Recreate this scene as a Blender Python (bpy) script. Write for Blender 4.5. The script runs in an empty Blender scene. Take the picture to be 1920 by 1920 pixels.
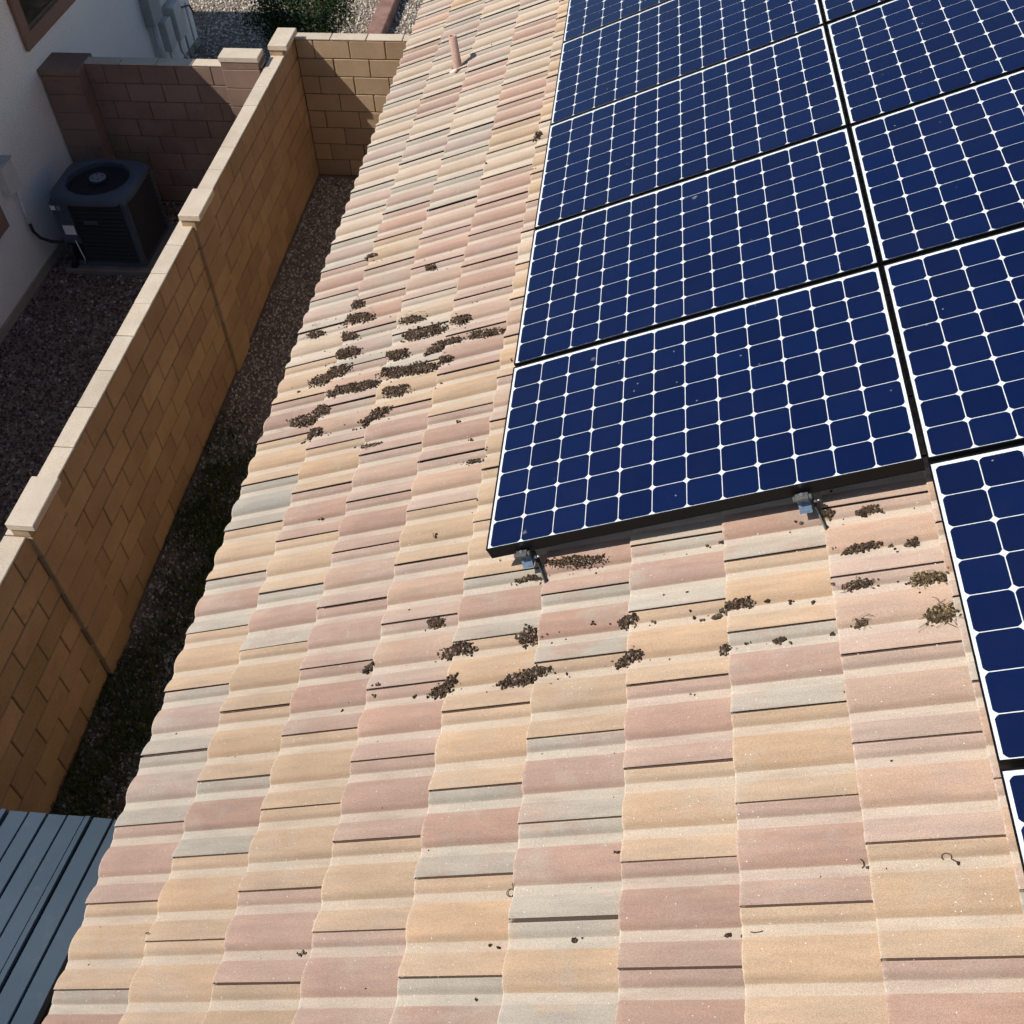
import bpy, bmesh, math, random
import numpy as np
from mathutils import Vector, Matrix, noise as mnoise

random.seed(7); rng = np.random.default_rng(7)
scene = bpy.context.scene
C = scene.collection
R = math.radians

# ------------------------------------------------------------------ camera
cam_data = bpy.data.cameras.new('camera'); cam = bpy.data.objects.new('camera', cam_data); C.objects.link(cam)
RT = Vector((0.9946322, 0.09993265, -0.02683758)); DN = Vector((0.05755795, -0.74987396, -0.65907217)); FW = Vector((-0.08598763, 0.65398969, -0.7516007))
cam.matrix_world = Matrix(((RT.x, -DN.x, -FW.x, 0.4066), (RT.y, -DN.y, -FW.y, -3.4233), (RT.z, -DN.z, -FW.z, 2.9753), (0, 0, 0, 1)))
cam_data.sensor_width = 36; cam_data.lens = 36 * 1914.3 / 1920
cam_data.clip_start = 0.05; cam_data.clip_end = 800
scene.camera = cam
scene.cycles.max_bounces = 6; scene.cycles.diffuse_bounces = 4; scene.cycles.glossy_bounces = 3; scene.cycles.transparent_max_bounces = 6
scene.cycles.use_adaptive_sampling = True; scene.cycles.adaptive_threshold = 0.03; scene.cycles.use_light_tree = False

# ------------------------------------------------------------------ sky and sun
SUN = Vector((0.56, 0.335, -0.76)).normalized()          # direction in which the light travels
world = bpy.data.worlds.new('World'); scene.world = world; world.use_nodes = True
wn = world.node_tree.nodes; wl = world.node_tree.links
sky = wn.new('ShaderNodeTexSky'); sky.sky_type = 'NISHITA'; sky.sun_disc = False
sky.sun_elevation = math.asin(-SUN.z); sky.sun_rotation = math.atan2(-SUN.x, -SUN.y)
sky.altitude = 700; sky.air_density = 1.0; sky.dust_density = 0.6
wl.new(sky.outputs[0], wn['Background'].inputs[0]); wn['Background'].inputs[1].default_value = 0.115
sun_data = bpy.data.lights.new('sun', 'SUN'); sun_data.energy = 4.65; sun_data.angle = R(0.55); sun_data.color = (1.0, 0.955, 0.89)
sun = bpy.data.objects.new('sun', sun_data); C.objects.link(sun)
sun.rotation_euler = SUN.to_track_quat('-Z', 'Y').to_euler(); sun.location = (-20, -16, 28)
scene.view_settings.view_transform = 'Standard'; scene.view_settings.look = 'None'
scene.view_settings.exposure = 0.0; scene.view_settings.gamma = 1.0; scene.view_settings.use_curve_mapping = False

# ------------------------------------------------------------------ frames
TH = R(22.62)
U = Vector((math.cos(TH), 0, math.sin(TH))); V = Vector((0, 1, 0)); N = Vector((-math.sin(TH), 0, math.cos(TH)))
ROOF = Matrix(((U.x, V.x, N.x, 0), (U.y, V.y, N.y, 0), (U.z, V.z, N.z, 0), (0, 0, 0, 1)))   # roof (u, v, n) -> world
GZ = -3.58                                                # ground level
CAMW = Vector((0.4066, -3.4233, 2.9753)); FPX = 1914.3
def ray_at(x, y, axis, val):
    d = RT * ((x - 960) / FPX) + DN * ((y - 960) / FPX) + FW
    return CAMW + d * ((val - CAMW[axis]) / d[axis])
def roof_uv(x, y, n):
    """roof coordinates (u, v) of what the photograph shows at (x, y), n above the panel plane"""
    d = RT * ((x - 960) / FPX) + DN * ((y - 960) / FPX) + FW
    s = (n - CAMW.dot(N)) / d.dot(N); p = CAMW + d * s
    return p.dot(U), p.dot(V)

# ------------------------------------------------------------------ material helpers
def new_mat(name, rough=0.8, col=(0.5, 0.5, 0.5), metal=0.0, spec=0.35):
    m = bpy.data.materials.new(name); m.use_nodes = True
    b = m.node_tree.nodes['Principled BSDF']
    b.inputs['Base Color'].default_value = (*col, 1); b.inputs['Roughness'].default_value = rough
    b.inputs['Metallic'].default_value = metal; b.inputs['Specular IOR Level'].default_value = spec
    return m, m.node_tree.nodes, m.node_tree.links, b
def node(nt, kind, **kw):
    n = nt.new(kind)
    for k, v in kw.items():
        if k.startswith('i_'): n.inputs[k[2:].replace('_', ' ')].default_value = v
        else: setattr(n, k, v)
    return n
def ramp(nt, stops):
    n = nt.new('ShaderNodeValToRGB'); e = n.color_ramp.elements
    while len(e) < len(stops): e.new(0.5)
    for el, (p, c) in zip(e, stops): el.position = p; el.color = (*c, 1) if len(c) == 3 else c
    return n
def mix(nt, ln, fac, a, b, blend='MIX'):
    n = nt.new('ShaderNodeMix'); n.data_type = 'RGBA'; n.blend_type = blend
    for i, s in ((0, fac), (6, a), (7, b)):
        if isinstance(s, (int, float)): n.inputs[i].default_value = s
        elif isinstance(s, tuple): n.inputs[i].default_value = (*s, 1)
        else: ln.new(s, n.inputs[i])
    return n.outputs[2]
def math_n(nt, ln, op, a, b=0.0, clamp=False):
    n = nt.new('ShaderNodeMath'); n.operation = op; n.use_clamp = clamp
    for i, s in ((0, a), (1, b)):
        if isinstance(s, (int, float)): n.inputs[i].default_value = s
        else: ln.new(s, n.inputs[i])
    return n.outputs[0]
def maprange(nt, ln, v, a, b, c=0.0, d=1.0):
    n = nt.new('ShaderNodeMapRange'); n.inputs[1].default_value = a; n.inputs[2].default_value = b
    n.inputs[3].default_value = c; n.inputs[4].default_value = d; ln.new(v, n.inputs[0]); return n.outputs[0]
def noise_n(nt, ln, vec, scale, detail=3, rough=0.55):
    n = nt.new('ShaderNodeTexNoise'); n.inputs['Scale'].default_value = scale
    n.inputs['Detail'].default_value = detail; n.inputs['Roughness'].default_value = rough
    ln.new(vec, n.inputs['Vector']); return n.outputs[0]
def bump_n(nt, ln, h, strength, dist, bsdf):
    n = nt.new('ShaderNodeBump'); n.inputs['Strength'].default_value = strength; n.inputs['Distance'].default_value = dist
    ln.new(h, n.inputs['Height']); ln.new(n.outputs[0], bsdf.inputs['Normal'])

def mottled(name, c1, c2, scale, rough=0.9, grain=300, bump=0.3, bdist=0.003, rnd=0.0, spec=0.2, c3=None, ga=0.26):
    """two colours in soft patches, fine grain, optional difference from piece to piece"""
    m, nt, ln, b = new_mat(name, rough, c1, spec=spec)
    tc = node(nt, 'ShaderNodeTexCoord'); geo = node(nt, 'ShaderNodeNewGeometry')
    vec = geo.outputs['Position']
    col = mix(nt, ln, maprange(nt, ln, noise_n(nt, ln, vec, scale, 4), 0.35, 0.65), c1, c2)
    g = noise_n(nt, ln, vec, grain, 2)
    col = mix(nt, ln, 1.0, col, mix(nt, ln, maprange(nt, ln, g, 0.3, 0.7), (1 - ga,) * 3, (1 + ga,) * 3), 'MULTIPLY')
    if c3: col = mix(nt, ln, maprange(nt, ln, noise_n(nt, ln, vec, scale * 4.3, 5, 0.7), 0.58, 0.72, 0, 0.8), col, c3)
    if rnd:
        oi = node(nt, 'ShaderNodeObjectInfo')
        v = maprange(nt, ln, oi.outputs['Random'], 0, 1, 1 - rnd, 1 + rnd)
        cc = nt.new('ShaderNodeCombineColor'); 
        for i in range(3): ln.new(v, cc.inputs[i])
        col = mix(nt, ln, 1.0, col, cc.outputs[0], 'MULTIPLY')
    ln.new(col, b.inputs['Base Color'])
    if bump: bump_n(nt, ln, noise_n(nt, ln, vec, grain, 3), bump, bdist, b)
    return m

# --- roof tile: pigment on the rolls, pale dust in the pans, worn butt edge, sand sparkle
def tile_material(name, joined):
    m, nt, ln, b = new_mat(name, 0.9, spec=0.2)
    b.inputs['Diffuse Roughness'].default_value = 1.0
    if joined:
        a = node(nt, 'ShaderNodeAttribute', attribute_name='tint_a').outputs['Color']
        bb = node(nt, 'ShaderNodeAttribute', attribute_name='tint_b').outputs['Color']
    else:
        a = node(nt, 'ShaderNodeObjectInfo').outputs['Color']
        bb = node(nt, 'ShaderNodeAttribute', attribute_name='tint_b', attribute_type='OBJECT').outputs['Color']
    dark_band = node(nt, 'ShaderNodeAttribute', attribute_name='dark_band').outputs['Fac']     # darker low near flank of a roll, highest in the side-lap joint
    roll = node(nt, 'ShaderNodeAttribute', attribute_name='roll').outputs['Fac']     # 0 pan .. 1 crest
    mid = node(nt, 'ShaderNodeAttribute', attribute_name='mid').outputs['Fac']       # 1 on the middle roll
    along = node(nt, 'ShaderNodeAttribute', attribute_name='along').outputs['Fac']   # 0 butt .. 1 head
    pos = node(nt, 'ShaderNodeNewGeometry').outputs['Position']
    n1 = noise_n(nt, ln, pos, 6.0, 3, 0.6)
    f = math_n(nt, ln, 'ADD', mid, maprange(nt, ln, n1, 0.3, 0.7, -0.6, 0.6), True)
    col = mix(nt, ln, f, bb, a)
    mp = node(nt, 'ShaderNodeMapping'); mp.inputs['Scale'].default_value = (4, 26, 4); ln.new(pos, mp.inputs['Vector'])
    n2 = noise_n(nt, ln, mp.outputs[0], 1.0, 3, 0.65)
    col = mix(nt, ln, 1.0, col, mix(nt, ln, maprange(nt, ln, n2, 0.25, 0.75), (0.86, 0.86, 0.87), (1.12, 1.11, 1.09)), 'MULTIPLY')
    # the pans lost most of their pigment and hold pale dust
    n4 = noise_n(nt, ln, pos, 2.7, 4, 0.7)
    pan = math_n(nt, ln, 'MULTIPLY', maprange(nt, ln, roll, 0.0, 0.10, 1, 0), maprange(nt, ln, n2, 0.3, 0.7, 0.38, 0.78), True)
    col = mix(nt, ln, pan, col, (0.60, 0.515, 0.41))
    col = mix(nt, ln, maprange(nt, ln, n4, 0.55, 0.75, 0, 0.42), col, (0.50, 0.44, 0.36))
    col = mix(nt, ln, math_n(nt, ln, 'MULTIPLY', dark_band, 0.5, True), col, mix(nt, ln, 1.0, col, (0.66, 0.64, 0.60), 'MULTIPLY'))
    col = mix(nt, ln, maprange(nt, ln, dark_band, 1.05, 1.8, 0, 0.9), col, (0.075, 0.047, 0.037))      # grit and the gap's shade, both put into the side-lap joint colour
    # worn pale edge at the butt
    g1 = noise_n(nt, ln, pos, 380, 2, 0.65)
    n5 = noise_n(nt, ln, pos, 70, 2, 0.7)
    worn = math_n(nt, ln, 'MULTIPLY', maprange(nt, ln, along, 0.0, 0.05, 1, 0), maprange(nt, ln, n5, 0.45, 0.7, 0.0, 0.6), True)
    col = mix(nt, ln, worn, col, (0.62, 0.55, 0.45))
    # sand grain, pale grains that glint and dark pits
    col = mix(nt, ln, 1.0, col, mix(nt, ln, maprange(nt, ln, g1, 0.3, 0.7), (0.74, 0.74, 0.74), (1.25, 1.25, 1.24)), 'MULTIPLY')
    vo = node(nt, 'ShaderNodeTexVoronoi'); vo.inputs['Scale'].default_value = 75; ln.new(pos, vo.inputs['Vector'])
    sep = nt.new('ShaderNodeSeparateColor'); ln.new(vo.outputs['Color'], sep.inputs[0])
    sp = math_n(nt, ln, 'MULTIPLY', maprange(nt, ln, vo.outputs['Distance'], 0.06, 0.15, 1, 0), math_n(nt, ln, 'GREATER_THAN', math_n(nt, ln, 'ADD', sep.outputs[0], n4), 1.38), True)
    col = mix(nt, ln, sp, col, (0.92, 0.88, 0.80))
    pit = math_n(nt, ln, 'MULTIPLY', maprange(nt, ln, vo.outputs['Distance'], 0.05, 0.12, 0.6, 0), math_n(nt, ln, 'LESS_THAN', sep.outputs[1], 0.035), True)
    col = mix(nt, ln, pit, col, (0.10, 0.08, 0.06))
    ln.new(col, b.inputs['Base Color'])
    bump_n(nt, ln, g1, 0.4, 0.0018, b)
    return m

# --- solar cell and glass
def cell_material():
    m, nt, ln, b = new_mat('solar_cell_blue', 0.5, (0.004, 0.011, 0.062), spec=0.12)
    oi = node(nt, 'ShaderNodeObjectInfo')
    col = mix(nt, ln, oi.outputs['Random'], (0.0007, 0.0068, 0.048), (0.0011, 0.0094, 0.062))
    tc = node(nt, 'ShaderNodeTexCoord')
    mp = node(nt, 'ShaderNodeMapping'); mp.inputs['Scale'].default_value = (2, 90, 1); ln.new(tc.outputs['Object'], mp.inputs[0])
    st = noise_n(nt, ln, mp.outputs[0], 1.0, 3)
    col = mix(nt, ln, 1.0, col, mix(nt, ln, st, (0.85, 0.85, 0.85), (1.2, 1.2, 1.2)), 'MULTIPLY')
    ln.new(col, b.inputs['Base Color']); return m
def glass_material():
    m = bpy.data.materials.new('panel_glass'); m.use_nodes = True
    nt = m.node_tree.nodes; ln = m.node_tree.links; nt.clear()
    out = nt.new('ShaderNodeOutputMaterial')
    tr = nt.new('ShaderNodeBsdfTransparent'); tr.inputs[0].default_value = (0.97, 0.985, 0.98, 1)
    gl = nt.new('ShaderNodeBsdfGlossy'); gl.inputs['Roughness'].default_value = 0.04
    fr = nt.new('ShaderNodeFresnel'); fr.inputs[0].default_value = 1.42
    mx = nt.new('ShaderNodeMixShader'); ln.new(fr.outputs[0], mx.inputs[0]); ln.new(tr.outputs[0], mx.inputs[1]); ln.new(gl.outputs[0], mx.inputs[2])
    df = nt.new('ShaderNodeBsdfDiffuse'); df.inputs[0].default_value = (0.55, 0.53, 0.48, 1)
    pos = nt.new('ShaderNodeNewGeometry').outputs['Position']
    film = maprange(nt, ln, noise_n(nt, ln, pos, 3.0, 5, 0.65), 0.4, 0.8, 0.0, 0.006)
    vo = node(nt, 'ShaderNodeTexVoronoi'); vo.inputs['Scale'].default_value = 13; ln.new(pos, vo.inputs['Vector'])
    sep = nt.new('ShaderNodeSeparateColor'); ln.new(vo.outputs['Color'], sep.inputs[0])
    wob = math_n(nt, ln, 'ADD', vo.outputs['Distance'], maprange(nt, ln, noise_n(nt, ln, pos, 190, 2), 0, 1, -0.03, 0.03))
    dot = math_n(nt, ln, 'MULTIPLY', maprange(nt, ln, wob, 0.025, 0.055, 0.42, 0), math_n(nt, ln, 'GREATER_THAN', sep.outputs[0], 0.62), True)
    vo2 = node(nt, 'ShaderNodeTexVoronoi'); vo2.inputs['Scale'].default_value = 3.1; ln.new(pos, vo2.inputs['Vector'])
    sep2 = nt.new('ShaderNodeSeparateColor'); ln.new(vo2.outputs['Color'], sep2.inputs[0])
    wob2 = math_n(nt, ln, 'ADD', vo2.outputs['Distance'], maprange(nt, ln, noise_n(nt, ln, pos, 60, 3, 0.7), 0, 1, -0.05, 0.05))
    dot2 = math_n(nt, ln, 'MULTIPLY', maprange(nt, ln, wob2, 0.02, 0.05, 0.28, 0), math_n(nt, ln, 'GREATER_THAN', sep2.outputs[1], 0.6), True)
    fac = math_n(nt, ln, 'ADD', math_n(nt, ln, 'ADD', film, dot), dot2, True)
    mx2 = nt.new('ShaderNodeMixShader'); ln.new(fac, mx2.inputs[0]); ln.new(mx.outputs[0], mx2.inputs[1]); ln.new(df.outputs[0], mx2.inputs[2])
    ln.new(mx2.outputs[0], out.inputs[0]); return m

M = {}
M['tile'] = tile_material('concrete_tile', False)
M['tile_joined'] = tile_material('concrete_tile_field', True)
M['cell'] = cell_material(); M['glass'] = glass_material()
M['backsheet'] = new_mat('white_backsheet', 0.5, (0.78, 0.79, 0.80))[0]
M['frame'] = new_mat('black_anodised_aluminium', 0.36, (0.0045, 0.0045, 0.005), metal=0.0, spec=0.22)[0]
M['rail'] = mottled('mill_aluminium', (0.10, 0.145, 0.20), (0.14, 0.185, 0.24), 20, 0.45, 200, 0.05)
M['clamp'] = mottled('grey_clamp_metal', (0.075, 0.072, 0.07), (0.12, 0.115, 0.11), 30, 0.35, 200, 0.1)
M['bolt'] = new_mat('zinc_bolt', 0.3, (0.65, 0.66, 0.68), metal=0.9)[0]
M['dark_metal'] = new_mat('dark_bracket', 0.5, (0.03, 0.028, 0.028), spec=0.4)[0]
M['deck'] = mottled('black_underlay', (0.015, 0.014, 0.013), (0.03, 0.028, 0.025), 8, 0.95)
M['our_stucco'] = mottled('tan_stucco', (0.48, 0.305, 0.145), (0.52, 0.335, 0.165), 3, 0.95, 120, 0.5, 0.004)
M['fascia'] = mottled('brown_fascia', (0.22, 0.14, 0.09), (0.26, 0.17, 0.11), 6, 0.8, 80)
M['block'] = mottled('tan_concrete_block', (0.335, 0.232, 0.138), (0.395, 0.28, 0.172), 2.5, 0.95, 230, 0.55, 0.003, rnd=0.13, c3=(0.29, 0.19, 0.11))
M['block_shade_brown'] = mottled('shade_darkened_red_block', (0.225, 0.145, 0.110), (0.275, 0.18, 0.138), 2.5, 0.95, 230, 0.55, 0.003, rnd=0.10, c3=(0.19, 0.12, 0.09))  # slightly redder block, darkened so the wall's shade sits in the colour
M['mortar'] = mottled('tan_mortar', (0.12, 0.08, 0.05), (0.16, 0.108, 0.068), 6, 0.95, 250)
M['cap'] = mottled('pale_cap_block', (0.53, 0.44, 0.335), (0.59, 0.50, 0.39), 5, 0.95, 230, 0.5, 0.003, rnd=0.07, c3=(0.48, 0.38, 0.27))
M['stucco'] = mottled('off_white_stucco', (0.80, 0.775, 0.735), (0.84, 0.815, 0.775), 1.2, 0.95, 90, 0.7, 0.005)
M['trim'] = mottled('brown_stucco_trim', (0.24, 0.15, 0.11), (0.27, 0.175, 0.13), 3, 0.95, 110, 0.5, 0.003)
M['foundation'] = mottled('grey_foundation', (0.30, 0.26, 0.22), (0.36, 0.31, 0.26), 3, 0.95, 90)
M['ac_case'] = mottled('slate_grey_painted_steel', (0.060, 0.075, 0.10), (0.075, 0.09, 0.12), 4, 0.5, 150, 0.1)
M['ac_dark'] = new_mat('black_louvre_steel', 0.55, (0.018, 0.02, 0.024))[0]
M['ac_grey'] = new_mat('grey_motor_plate', 0.5, (0.17, 0.19, 0.22))[0]
M['white_label'] = mottled('white_sticker', (0.72, 0.73, 0.75), (0.62, 0.63, 0.66), 60, 0.5, 300, 0)
M['pad'] = mottled('concrete_pad', (0.15, 0.13, 0.115), (0.19, 0.165, 0.145), 5, 0.95)
M['white_paint'] = mottled('painted_metal', (0.60, 0.58, 0.54), (0.66, 0.64, 0.60), 6, 0.6, 100, 0.1)
M['grey_paint'] = mottled('grey_painted_metal', (0.38, 0.38, 0.36), (0.44, 0.44, 0.42), 6, 0.6, 100, 0.1)
M['black_rubber'] = new_mat('black_conduit', 0.6, (0.02, 0.02, 0.022))[0]
M['red_rubber'] = new_mat('red_hose', 0.5, (0.26, 0.05, 0.03))[0]
M['window_glass'] = new_mat('dark_window_glass', 0.06, (0.05, 0.045, 0.035), spec=0.6)[0]
M['sash'] = new_mat('bronze_sash', 0.5, (0.10, 0.08, 0.06))[0]
M['pipe'] = mottled('dusty_pink_pipe', (0.50, 0.32, 0.25), (0.56, 0.38, 0.30), 14, 0.7, 200, 0.15, c3=(0.62, 0.46, 0.38))
M['pipe_paint'] = mottled('pale_pink_paint', (0.74, 0.56, 0.47), (0.80, 0.64, 0.55), 30, 0.6, 200, 0.2)
M['lead'] = mottled('rusty_flashing', (0.11, 0.055, 0.04), (0.16, 0.08, 0.06), 30, 0.7, 150)
M['shed'] = mottled('slate_blue_sheet_metal', (0.058, 0.082, 0.105), (0.072, 0.097, 0.122), 2.0, 0.5, 260, 0.03, c3=(0.10, 0.12, 0.138), ga=0.06)
M['gravel_ground'] = mottled('crushed_gravel_bed', (0.17, 0.135, 0.105), (0.26, 0.21, 0.165), 7, 0.98, 70, 0.9, 0.02)
M['curb'] = mottled('red_brown_curb', (0.22, 0.115, 0.09), (0.30, 0.18, 0.145), 6, 0.9, 120)
M['bark'] = mottled('grey_bark', (0.10, 0.075, 0.05), (0.15, 0.11, 0.08), 12, 0.95)

def islands(name, stops, rough=0.9, translucent=0.0):
    m, nt, ln, b = new_mat(name, rough, spec=0.2)
    g = node(nt, 'ShaderNodeNewGeometry'); r = ramp(nt, stops); ln.new(g.outputs['Random Per Island'], r.inputs[0])
    gr = noise_n(nt, ln, g.outputs['Position'], 320, 2)
    col = mix(nt, ln, 1.0, r.outputs[0], mix(nt, ln, gr, (0.7, 0.7, 0.7), (1.3, 1.3, 1.3)), 'MULTIPLY')
    ln.new(col, b.inputs['Base Color'])
    if translucent:
        b.inputs['Transmission Weight'].default_value = 0
        t = nt.new('ShaderNodeBsdfTranslucent'); ln.new(r.outputs[0], t.inputs[0])
        mx = nt.new('ShaderNodeMixShader'); mx.inputs[0].default_value = translucent
        ln.new(b.outputs[0], mx.inputs[1]); ln.new(t.outputs[0], mx.inputs[2]); ln.new(mx.outputs[0], nt['Material Output'].inputs[0])
    return m
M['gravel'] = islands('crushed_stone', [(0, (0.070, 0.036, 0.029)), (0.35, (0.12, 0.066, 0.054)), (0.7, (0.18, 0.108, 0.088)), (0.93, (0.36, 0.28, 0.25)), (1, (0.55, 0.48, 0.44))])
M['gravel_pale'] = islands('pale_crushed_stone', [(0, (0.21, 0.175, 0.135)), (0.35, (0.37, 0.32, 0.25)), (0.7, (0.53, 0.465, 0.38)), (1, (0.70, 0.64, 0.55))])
M['dropping'] = islands('dried_droppings', [(0, (0.026, 0.016, 0.010)), (0.5, (0.064, 0.040, 0.025)), (0.85, (0.115, 0.076, 0.048)), (0.97, (0.22, 0.165, 0.115)), (1, (0.45, 0.40, 0.34))])
M['dropping_straw'] = islands('droppings_with_straw', [(0, (0.035, 0.024, 0.014)), (0.5, (0.085, 0.058, 0.032)), (0.8, (0.16, 0.115, 0.058)), (1, (0.34, 0.26, 0.13))])
M['straw'] = islands('dry_straw', [(0, (0.10, 0.07, 0.04)), (0.6, (0.18, 0.13, 0.08)), (1, (0.36, 0.29, 0.19))])
M['grass'] = islands('thin_weeds', [(0, (0.05, 0.08, 0.022)), (0.6, (0.09, 0.12, 0.035)), (1, (0.17, 0.17, 0.07))], translucent=0.25)
M['leaf'] = islands('dark_green_leaves', [(0, (0.018, 0.035, 0.012)), (0.5, (0.035, 0.065, 0.02)), (0.9, (0.06, 0.10, 0.03)), (1, (0.10, 0.14, 0.05))], translucent=0.25)

# ------------------------------------------------------------------ mesh helpers
def link(name, me, mat, parent=None, mw=None):
    o = bpy.data.objects.new(name, me); C.objects.link(o)
    if mat is not None and me is not None and not me.materials: me.materials.append(M[mat] if isinstance(mat, str) else mat)
    if parent is not None: o.parent = parent
    if mw is not None: o.matrix_local = mw
    return o
def empty(name, loc=(0, 0, 0)):
    o = bpy.data.objects.new(name, None); C.objects.link(o); o.location = loc; o.empty_display_size = 0.1; return o
def tag(o, label=None, cat=None, group=None, kind=None):
    if label: o['label'] = label
    if cat: o['category'] = cat
    if group: o['group'] = group
    if kind: o['kind'] = kind
    return o
class MB:
    def __init__(s): s.v = []; s.f = []; s.sm = []
    def add(s, vs, fs, smooth=False):
        b = len(s.v); s.v += [tuple(v) for v in vs]; s.f += [tuple(i + b for i in f) for f in fs]; s.sm += [smooth] * len(fs); return s
    def box(s, x0, x1, y0, y1, z0, z1, bev=0.0, mat=None):
        if bev <= 0:
            vs = [(x, y, z) for z in (z0, z1) for y in (y0, y1) for x in (x0, x1)]
            fs = [(0, 2, 3, 1), (4, 5, 7, 6), (0, 1, 5, 4), (2, 6, 7, 3), (0, 4, 6, 2), (1, 3, 7, 5)]
        else:
            bm = bmesh.new(); bmesh.ops.create_cube(bm, size=1)
            for v in bm.verts: v.co = Vector(((x0 + x1) / 2 + v.co.x * (x1 - x0), (y0 + y1) / 2 + v.co.y * (y1 - y0), (z0 + z1) / 2 + v.co.z * (z1 - z0)))
            bmesh.ops.bevel(bm, geom=bm.edges[:], offset=bev, segments=1, affect='EDGES', profile=0.5)
            bm.verts.index_update(); vs = [v.co[:] for v in bm.verts]; fs = [[v.index for v in f.verts] for f in bm.faces]; bm.free()
        if mat is not None: vs = [tuple(mat @ Vector(v)) for v in vs]
        return s.add(vs, fs)
    def tube(s, pts, r, seg=8, cap=True):
        pts = [Vector(p) for p in pts]; rs = r if isinstance(r, (list, tuple)) else [r] * len(pts)
        vs = []; prev = None
        for i, p in enumerate(pts):
            d = (pts[min(i + 1, len(pts) - 1)] - pts[max(i - 1, 0)]).normalized()
            a = d.orthogonal().normalized() if prev is None else (prev - d * prev.dot(d)).normalized()
            prev = a; b = d.cross(a)
            vs += [p + (a * math.cos(2 * math.pi * k / seg) + b * math.sin(2 * math.pi * k / seg)) * rs[i] for k in range(seg)]
        fs = [(i * seg + k, i * seg + (k + 1) % seg, (i + 1) * seg + (k + 1) % seg, (i + 1) * seg + k) for i in range(len(pts) - 1) for k in range(seg)]
        s.add(vs, fs, True)
        if cap:
            b = len(s.v) - len(vs); s.f += [tuple(b + k for k in reversed(range(seg))), tuple(b + (len(pts) - 1) * seg + k for k in range(seg))]; s.sm += [False, False]
        return s
    def mesh(s, name):
        me = bpy.data.meshes.new(name); me.from_pydata(s.v, [], s.f)
        me.polygons.foreach_set('use_smooth', s.sm); me.update(); return me
    def build(s, name, mat, parent=None, mw=None): return link(name, s.mesh(name), mat, parent, mw)
def T(x, y, z): return Matrix.Translation((x, y, z))

def np_mesh(name, verts, tris):
    me = bpy.data.meshes.new(name); nv, nf = len(verts), len(tris); k = tris.shape[1]
    me.vertices.add(nv); me.vertices.foreach_set('co', verts.astype(np.float32).ravel())
    me.loops.add(nf * k); me.loops.foreach_set('vertex_index', tris.astype(np.int32).ravel())
    me.polygons.add(nf); me.polygons.foreach_set('loop_start', np.arange(0, nf * k, k, dtype=np.int32))
    me.polygons.foreach_set('loop_total', np.full(nf, k, dtype=np.int32)); me.update(calc_edges=True); return me
def ico(sub):
    bm = bmesh.new(); bmesh.ops.create_icosphere(bm, subdivisions=sub, radius=1); bm.verts.index_update()
    v = np.array([x.co[:] for x in bm.verts]); f = np.array([[q.index for q in x.verts] for x in bm.faces]); bm.free(); return v, f
ICO1 = ico(1); ICO2 = ico(2)
def rand_rot(n, rg):
    q = rg.normal(size=(n, 4)); q /= np.linalg.norm(q, axis=1)[:, None]; w, x, y, z = q.T
    return np.stack([1-2*(y*y+z*z), 2*(x*y-z*w), 2*(x*z+y*w), 2*(x*y+z*w), 1-2*(x*x+z*z), 2*(y*z-x*w), 2*(x*z-y*w), 2*(y*z+x*w), 1-2*(x*x+y*y)], 1).reshape(n, 3, 3)
def lumps(pos, size, rg, base=ICO1, squash=(1, 0.8, 0.65), rough=0.25):
    """many irregular little stones or pellets as one vertex and face array"""
    bv, bf = base; n = len(pos)
    v = bv[None] * (1 + rough * rg.normal(size=(n, len(bv), 1))) * np.array(squash)
    v = np.einsum('nij,nkj->nki', rand_rot(n, rg), v) * size[:, None, None] + pos[:, None, :]
    f = bf[None] + (np.arange(n) * len(bv))[:, None, None]
    return v.reshape(-1, 3), f.reshape(-1, 3)

# ================================================================== OUR HOUSE: wall, eave, tiled roof
E_U, U0, W_V, V0 = 0.34544, 0.5028, 0.2986, -0.1179        # course exposure and tile width
N_PAN = -0.186
U_EAVE = U0 - 6 * E_U                                      # butt line of the eave course
V_NEAR, V_FAR = -4.6, 8.4
house = empty('tiled_house', tuple(ROOF @ Vector((U_EAVE, 0, N_PAN)) + Vector((0, 0, GZ - (ROOF @ Vector((U_EAVE, 0, N_PAN))).z))))
tag(house, 'house under the sunlit tan and pink tile roof that carries the solar panels', 'house')
HOUSE_INV = T(*house.location).inverted()
roof = MB().box(U_EAVE + 0.03, 4.6, V_NEAR, V_FAR, N_PAN - 0.06, N_PAN - 0.034).build('roof', 'deck', house, HOUSE_INV @ ROOF)
XE = (ROOF @ Vector((U_EAVE, 0, N_PAN))).x; ZE = (ROOF @ Vector((U_EAVE, 0, N_PAN))).z
WX = XE + 0.45
MB().box(WX, WX + 0.2, V_NEAR + 0.3, V_FAR - 0.3, GZ - 0.2, ZE + 0.06).build('wall', 'our_stucco', house, HOUSE_INV)
MB().box(XE + 0.035, XE + 0.065, V_NEAR, V_FAR, ZE - 0.20, ZE - 0.045).build('fascia', 'fascia', house, HOUSE_INV)
MB().box(XE + 0.068, WX - 0.003, V_NEAR, V_FAR, ZE - 0.19, ZE - 0.17).build('soffit', 'fascia', house, HOUSE_INV)

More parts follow.
